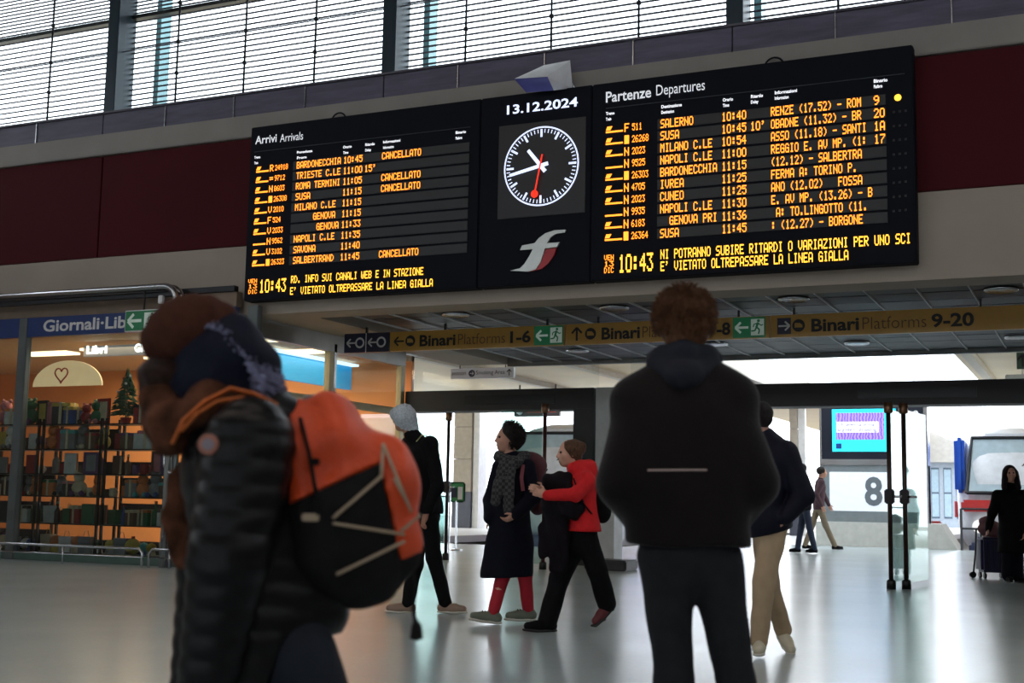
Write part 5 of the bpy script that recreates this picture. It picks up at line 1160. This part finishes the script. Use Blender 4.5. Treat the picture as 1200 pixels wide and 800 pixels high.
g = Fig(-4.63, 10.02, 'dark red rucksack on the back of the woman in the long navy coat'); g.e.name = 'rucksack'; g.e['category'] = 'backpack'
rk = g.part('bag_body', [cap(J(628, 545, .16), J(630, 590, .16), .09, .10, .7, (.9, .4, 0), .04), cap(J(622, 538, .14), J(632, 545, .14), .07, .07, k=.04)], mat('dark_red_nylon', (78, 30, 40), .7, bump=.2), .012, .04, folds(.004, 30, 1))
MB().tube([tuple(J(x, y, dy)) for x, y, dy in ((618, 538, .0), (613, 545, -.165), (611, 560, -.20), (613, 575, -.20))], .016, 8, flat=.35).build('shoulder_strap', mat('dusky_red_strap', (110, 50, 58), .7), g.e)

# --- woman in the red jacket
f = Fig(-3.91, 9.68, 'woman in a bright red fleece jacket striding left with a dark coat over her arms')
J = f.J
hc = J(667, 531); lk = V3(-.97, -.2, -.08)
sk = dict(fd=V3(-.95, -.25, 0), look=lk, head=hc, neck=J(677, 552), chest=J(680, 577), pel=J(683, 626), sh=[J(688, 563, -.13), J(674, 563, .13)], el=[J(674, 580, -.22), J(660, 590, .16)], wr=[J(641, 580, -.18), J(640, 576, .06)], hd=[V3(-.9, .3, .25), V3(-.8, -.4, .2)], th=[V3(0, 0, 1), V3(0, 0, 1)],
          hip=[J(690, 638, -.05), J(676, 638, .06)], kn=[J(700, 668, -.06), J(656, 676, .04)], an=[J(711, 706, .03), J(642, 726, -.0)], toe=[V3(-.75, -.35, -.75), V3(-1, -.05, 0)])
body = f.part('body', body_prims(sk, .94), SKIN, .009, .02); eyes(f, body, hc, lk, .22)
B = frame(lk); HM3 = hair_mat('tied_brown_hair', (92, 66, 48))
f.part('hair', [ell(hc + V3(.025, .0, .032), V3(.088, .10, .085), .02, B), ell(hc + V3(.085, .0, .05), V3(.055, .055, .05), .02), cap(hc + V3(.05, 0, -.01), hc + V3(.065, .0, -.07), .05, .04, k=.02), cap(hc + V3(.0, -.05, -.02), hc + V3(.02, -.06, -.09), .02, .012, k=.02)], HM3, .008, .02, folds(.005, 90, 1.0), cuts=(lambda X, Y, Z: (hc[0] - .045 + .8 * np.maximum(0, hc[2] + .04 - Z)) - X,))
sk['neck'] = J(679, 549)
jac = f.part('jacket', jacket_prims(sk, .80, .02, 1, .01, .98, .042, .75, (.068, .056)) + [cap(J(672, 549, -.05), J(690, 546, .02), .055, .05, k=.03), cap(J(690, 546, .02), J(680, 548, .09), .05, .05, k=.03), cap(J(690, 548, 0), J(694, 556, 0), .055, .05, k=.03)], M_REDF, .009, .03, folds(.004, 26, 1.5), cuts=(lambda X, Y, Z: .80 - Z,))
TR = f.part('trousers', trouser_prims(sk, (.092, .080, .080), -.0), M_BLKF, .011, .03, folds(.004, 20, 2))
MB().tube([tuple(J(x, y, dy)) for x, y, dy in ((672, 560, -.20), (682, 588, -.22), (692, 600, -.16), (699, 606, -.05))], .015, 8, flat=.4).build('bag_strap', M_BLKF, jac)
SM = mat('maroon_shoe', (92, 28, 34), .6)
shoe(f, sk['an'][0], sk['toe'][0], SM, M_DSOLE, .22); shoe(f, sk['an'][1], sk['toe'][1], M_BLKF, M_DSOLE, .26)
g = Fig(-3.91, 9.68, 'dark coat draped over the forearms of the red jacket woman'); g.e.name = 'carried_coat'; g.e['category'] = 'coat'
g.part('coat_cloth', [cap(J(648, 566, -.05), J(664, 563, -.05), .085, .075, k=.04), cap(J(650, 562, -.04), J(672, 580, -.14), .06, .06, k=.04), cap(J(645, 590, -.10), J(672, 596, -.16), .085, .085, k=.05)] + chain([J(655, 595, -.12), J(652, 625, -.10), J(655, 664, -.06)], [.11, .095, .07], .5, (0, 1, 0), .03) + [cap(J(640, 605, -.10), J(637, 648, -.08), .045, .05, .4, (0, 1, 0), .02)], mat('dark_plum_coat', (20, 15, 20), .85, var=.2, bump=.3, spec=.15), .010, .03, lambda X, Y, Z: folds(.010, 34, .7)(X, Y, Z) + .008 * np.sin(60 * X + 3 * np.sin(7 * Z)), cuts=(lambda X, Y, Z: .40 + .5 * np.abs(X + .19) - Z,))
g = Fig(-3.91, 9.68, 'black rucksack on the back of the woman in the red jacket'); g.e.name = 'rucksack'; g.e['category'] = 'backpack'
g.part('bag_body', [cap(J(703, 572, .02), J(706, 600, .02), .085, .09, .8, (1, 0, 0), .04)], M_BLKF, .012, .04, folds(.004, 30, 1))

# --- man in the beige trousers
f = Fig(-2.13, 9.04, 'man in navy jacket, beige trousers and pale canvas shoes, half hidden')
J = f.J
hc = J(889, 490); lk = V3(-.6, .8, 0)
sk = dict(fd=V3(-.85, .5, 0), look=lk, head=hc, neck=J(897, 512), chest=J(905, 545), pel=J(901, 610), sh=[J(895, 530, .16), J(921, 530, -.10)], el=[J(884, 572, .2), J(941, 580, -.14)], wr=[J(880, 622, .0), J(920, 606, -.16)], hd=[V3(-.5, -.6, -.5), V3(-.7, .2, -.6)],
          hip=[J(897, 622, .06), J(906, 622, -.05)], kn=[J(900, 685, .1), J(895, 680, -.10)], an=[J(918, 737, .32), J(890, 750, -.06)], toe=[V3(.15, -.9, -.45), V3(-.25, -1, 0)])
body = f.part('body', body_prims(sk), SKIN, .010, .02); eyes(f, body, hc, lk)
B = frame(lk); f.part('hair', [ell(hc + V3(.005, -.01, .035), V3(.088, .105, .088), .02, B), ell(hc + V3(.02, -.04, -.01), V3(.07, .07, .06), .02, B)], hair_mat('short_black_hair', (36, 30, 30)), .009, .02, folds(.004, 80, 1), cuts=(lambda X, Y, Z: (Y - hc[1]) * .8 - (X - hc[0]) * .6 - .055,))
nb = mat('navy_puffer_cloth', (17, 18, 32), .6, var=.15, scale=10, bump=.3, spec=.15)
f.part('jacket', jacket_prims(sk, .9, .035, 1, .0, 1.0, .055, .78, (.082, .080)) + [cap(J(897, 518), J(906, 522, -.06), .07, .06, k=.03)], nb, .010, .04, folds(.006, 22, 2), cuts=(lambda X, Y, Z: .84 + .25 * (X - sk['pel'][0]) - Z,))
f.part('trousers', trouser_prims(sk, (.098, .078, .062), .01), M_CHINO, .010, .03, folds(.006, 26, 1))
for i in (0, 1): shoe(f, sk['an'][i], sk['toe'][i], mat('cream_canvas_shoe', (196, 188, 164), .8), M_SOLE, .27, 0, M_SOLE)

# --- woman with the suitcase
f = Fig(-1.24, 20.11, 'long-haired woman in a long dark coat holding a suitcase at the right edge'); J = f.J
hc = J(1184, 555); lk = V3(-.2, -1, 0)
sk = dict(fd=V3(-.15, -1, 0), look=lk, head=hc, neck=J(1184, 570), chest=J(1184, 588), pel=J(1186, 622), sh=[J(1169, 580), J(1198, 580)], el=[J(1163, 600), J(1204, 602)], wr=[J(1158, 620, -.1), J(1200, 624, -.1)],
          hip=[J(1180, 630), J(1191, 630)], kn=[J(1181, 653, -.04), J(1192, 655)], an=[J(1181, 674, -.05), J(1193, 675)], toe=[V3(-.1, -1, 0), V3(.2, -1, 0)])
body = f.part('body', body_prims(sk, .98), SKIN, .013, .02); eyes(f, body, hc, lk)
B = frame(lk); f.part('hair', [ell(hc + V3(0, .02, .03), V3(.10, .11, .10), .02, B), cap(hc + V3(-.07, .0, -.0), hc + V3(-.12, -.06, -.2), .05, .04, k=.03), cap(hc + V3(.07, .0, .0), hc + V3(.10, -.03, -.2), .05, .04, k=.03)], hair_mat('long_dark_hair', (34, 22, 26)), .012, .02, folds(.004, 60, 1), cuts=(lambda X, Y, Z: np.minimum(hc[1] - .055 - Y, .02 + np.abs(X - hc[0]) * -1 + .06),))
f.part('coat', jacket_prims(sk, .45, .03, 1, .02, 1.0, .05, .8, (.075, .07)), M_BLKF, .013, .04, folds(.006, 20, 2), cuts=(lambda X, Y, Z: .42 - Z,))
f.part('trousers', trouser_prims(sk, (.10, .085, .085)), M_NAVYW, .013, .03)
for i in (0, 1): shoe(f, sk['an'][i], sk['toe'][i], M_BLKF, M_DSOLE)
x, y = onZ(1163, 677, 0)
su = tag(empty('suitcase', (x, y - .1, 0), ROTZ), 'dark blue wheeled suitcase tilted beside the woman at the right edge', 'suitcase')
sb = MB().box(-.20, .24, -.15, .15, .09, .62, .04).build('shell', mat('dark_blue_suitcase', (34, 34, 66), .4), su)
for k in range(5): MB().box(-.17 + k * .08, -.14 + k * .08, -.16, -.15, .14, .58).build('ridge', MATS['dark_blue_suitcase'], sb)
for xx in (-.14, .18):
    for yy in (-.1, .1): MB().lathe((xx - .015, yy, .045), [(0, 0), (.045, 0), (.045, .03), (0, .03)], 12, 'x').build('wheel', M_BLACK, su)
MB().tube([(-.15, 0, .6), (-.15, 0, .82), (.15, 0, .82), (.15, 0, .6)], .012, 6).build('handle', M_DARK, su)
MB().tube([(-.28, 0, .06), (-.24, 0, .4), (-.22, 0, .75)], .014, 6).build('side_tube', M_DARK, su); MB().lathe((-.29, -.02, .05), [(0, 0), (.05, 0), (.05, .04), (0, .04)], 12, 'y').build('wheel', M_BLACK, su)
q = Fig(x, y - .1, 'crumpled pinkish bag resting on the suitcase'); q.e.name = 'soft_bag'; q.e['category'] = 'bag'
q.part('bag_body', [ell((0, -.0, .74), (.19, .12, .13), .05), ell((-.06, 0, .86), (.11, .10, .08), .05), ell((.12, -.02, .68), (.10, .09, .09), .05)], mat('dusky_pink_cloth', (120, 78, 84), .8, bump=.4), .014, .05, folds(.012, 34, 1))

# --- walkers in the background
def simple_walker(X, Y, label, H, jm, tm, hm, fdx, stride, seed):
    f = Fig(X, Y, label); s = H / 1.75; fd = V3(fdx, -.1, 0)
    pel = V3(0, 0, .95 * s); ch = V3(fdx * .04, 0, 1.30 * s); hc = V3(fdx * .09, 0, 1.63 * s)
    sd = V3(0, 1, 0)
    sk = dict(fd=fd, head=hc, neck=V3(fdx * .05, 0, 1.48 * s), chest=ch, pel=pel, sh=[ch + V3(0, -.17, .12 * s), ch + V3(0, .17, .12 * s)], el=[ch + V3(-.14 * stride, -.22, -.14 * s), ch + V3(.14 * stride, .22, -.14 * s)], wr=[ch + V3(fdx * .1 - .12 * stride, -.22, -.37 * s), ch + V3(fdx * .1 + .16 * stride, .22, -.35 * s)],
              hip=[pel + V3(0, -.08, -.05), pel + V3(0, .08, -.05)], kn=[V3(.14 * stride, -.08, .52 * s), V3(-.14 * stride, .08, .52 * s)], an=[V3(.36 * stride, -.08, .11), V3(-.32 * stride, .08, .11)], toe=[fd, fd])
    b = f.part('body', body_prims(sk, s), SKIN, .015, .02); eyes(f, b, hc, fd)
    f.part('hair', [ell(hc + V3(-fdx * .025, 0, .045), V3(.102, .095, .094) * s, .02)], hm, .013, .02, folds(.004, 60, 1), cuts=(lambda X, Y, Z: (X - hc[0]) * fdx - .06,))
    f.part('jacket', jacket_prims(sk, .8 * s, .03, 1), jm, .015, .04, folds(.004, 20, seed), cuts=(lambda X, Y, Z: .84 * s - Z,)); f.part('trousers', trouser_prims(sk), tm, .015, .03, folds(.003, 20, seed))
    for i in (0, 1): shoe(f, sk['an'][i], sk['toe'][i], M_BLKF, M_DSOLE)
x, y = onZ(944, 648); simple_walker(x, y, 'walker in dark jeans just behind the man in beige trousers', 1.98, M_BLKF, mat('blue_black_jeans', (34, 44, 66), .8), hair_mat('short_black_hair', (36, 30, 30)), -1, .5, 1)
x, y = onZ(951, 645); simple_walker(x, y + .9, 'walker in khaki trousers and dark coat stepping in front of the totem base', 2.0, mat('plum_coat', (70, 44, 52), .8), mat('khaki_trousers', (126, 112, 92), .8), HM2, 1, 1.0, 2)
x, y = onZ(712, 643); simple_walker(x, y, 'distant walker in grey blue jeans behind the door pillar', 1.8, M_BLKF, mat('grey_blue_jeans', (74, 86, 104), .8), HM2, 1, .25, 3)
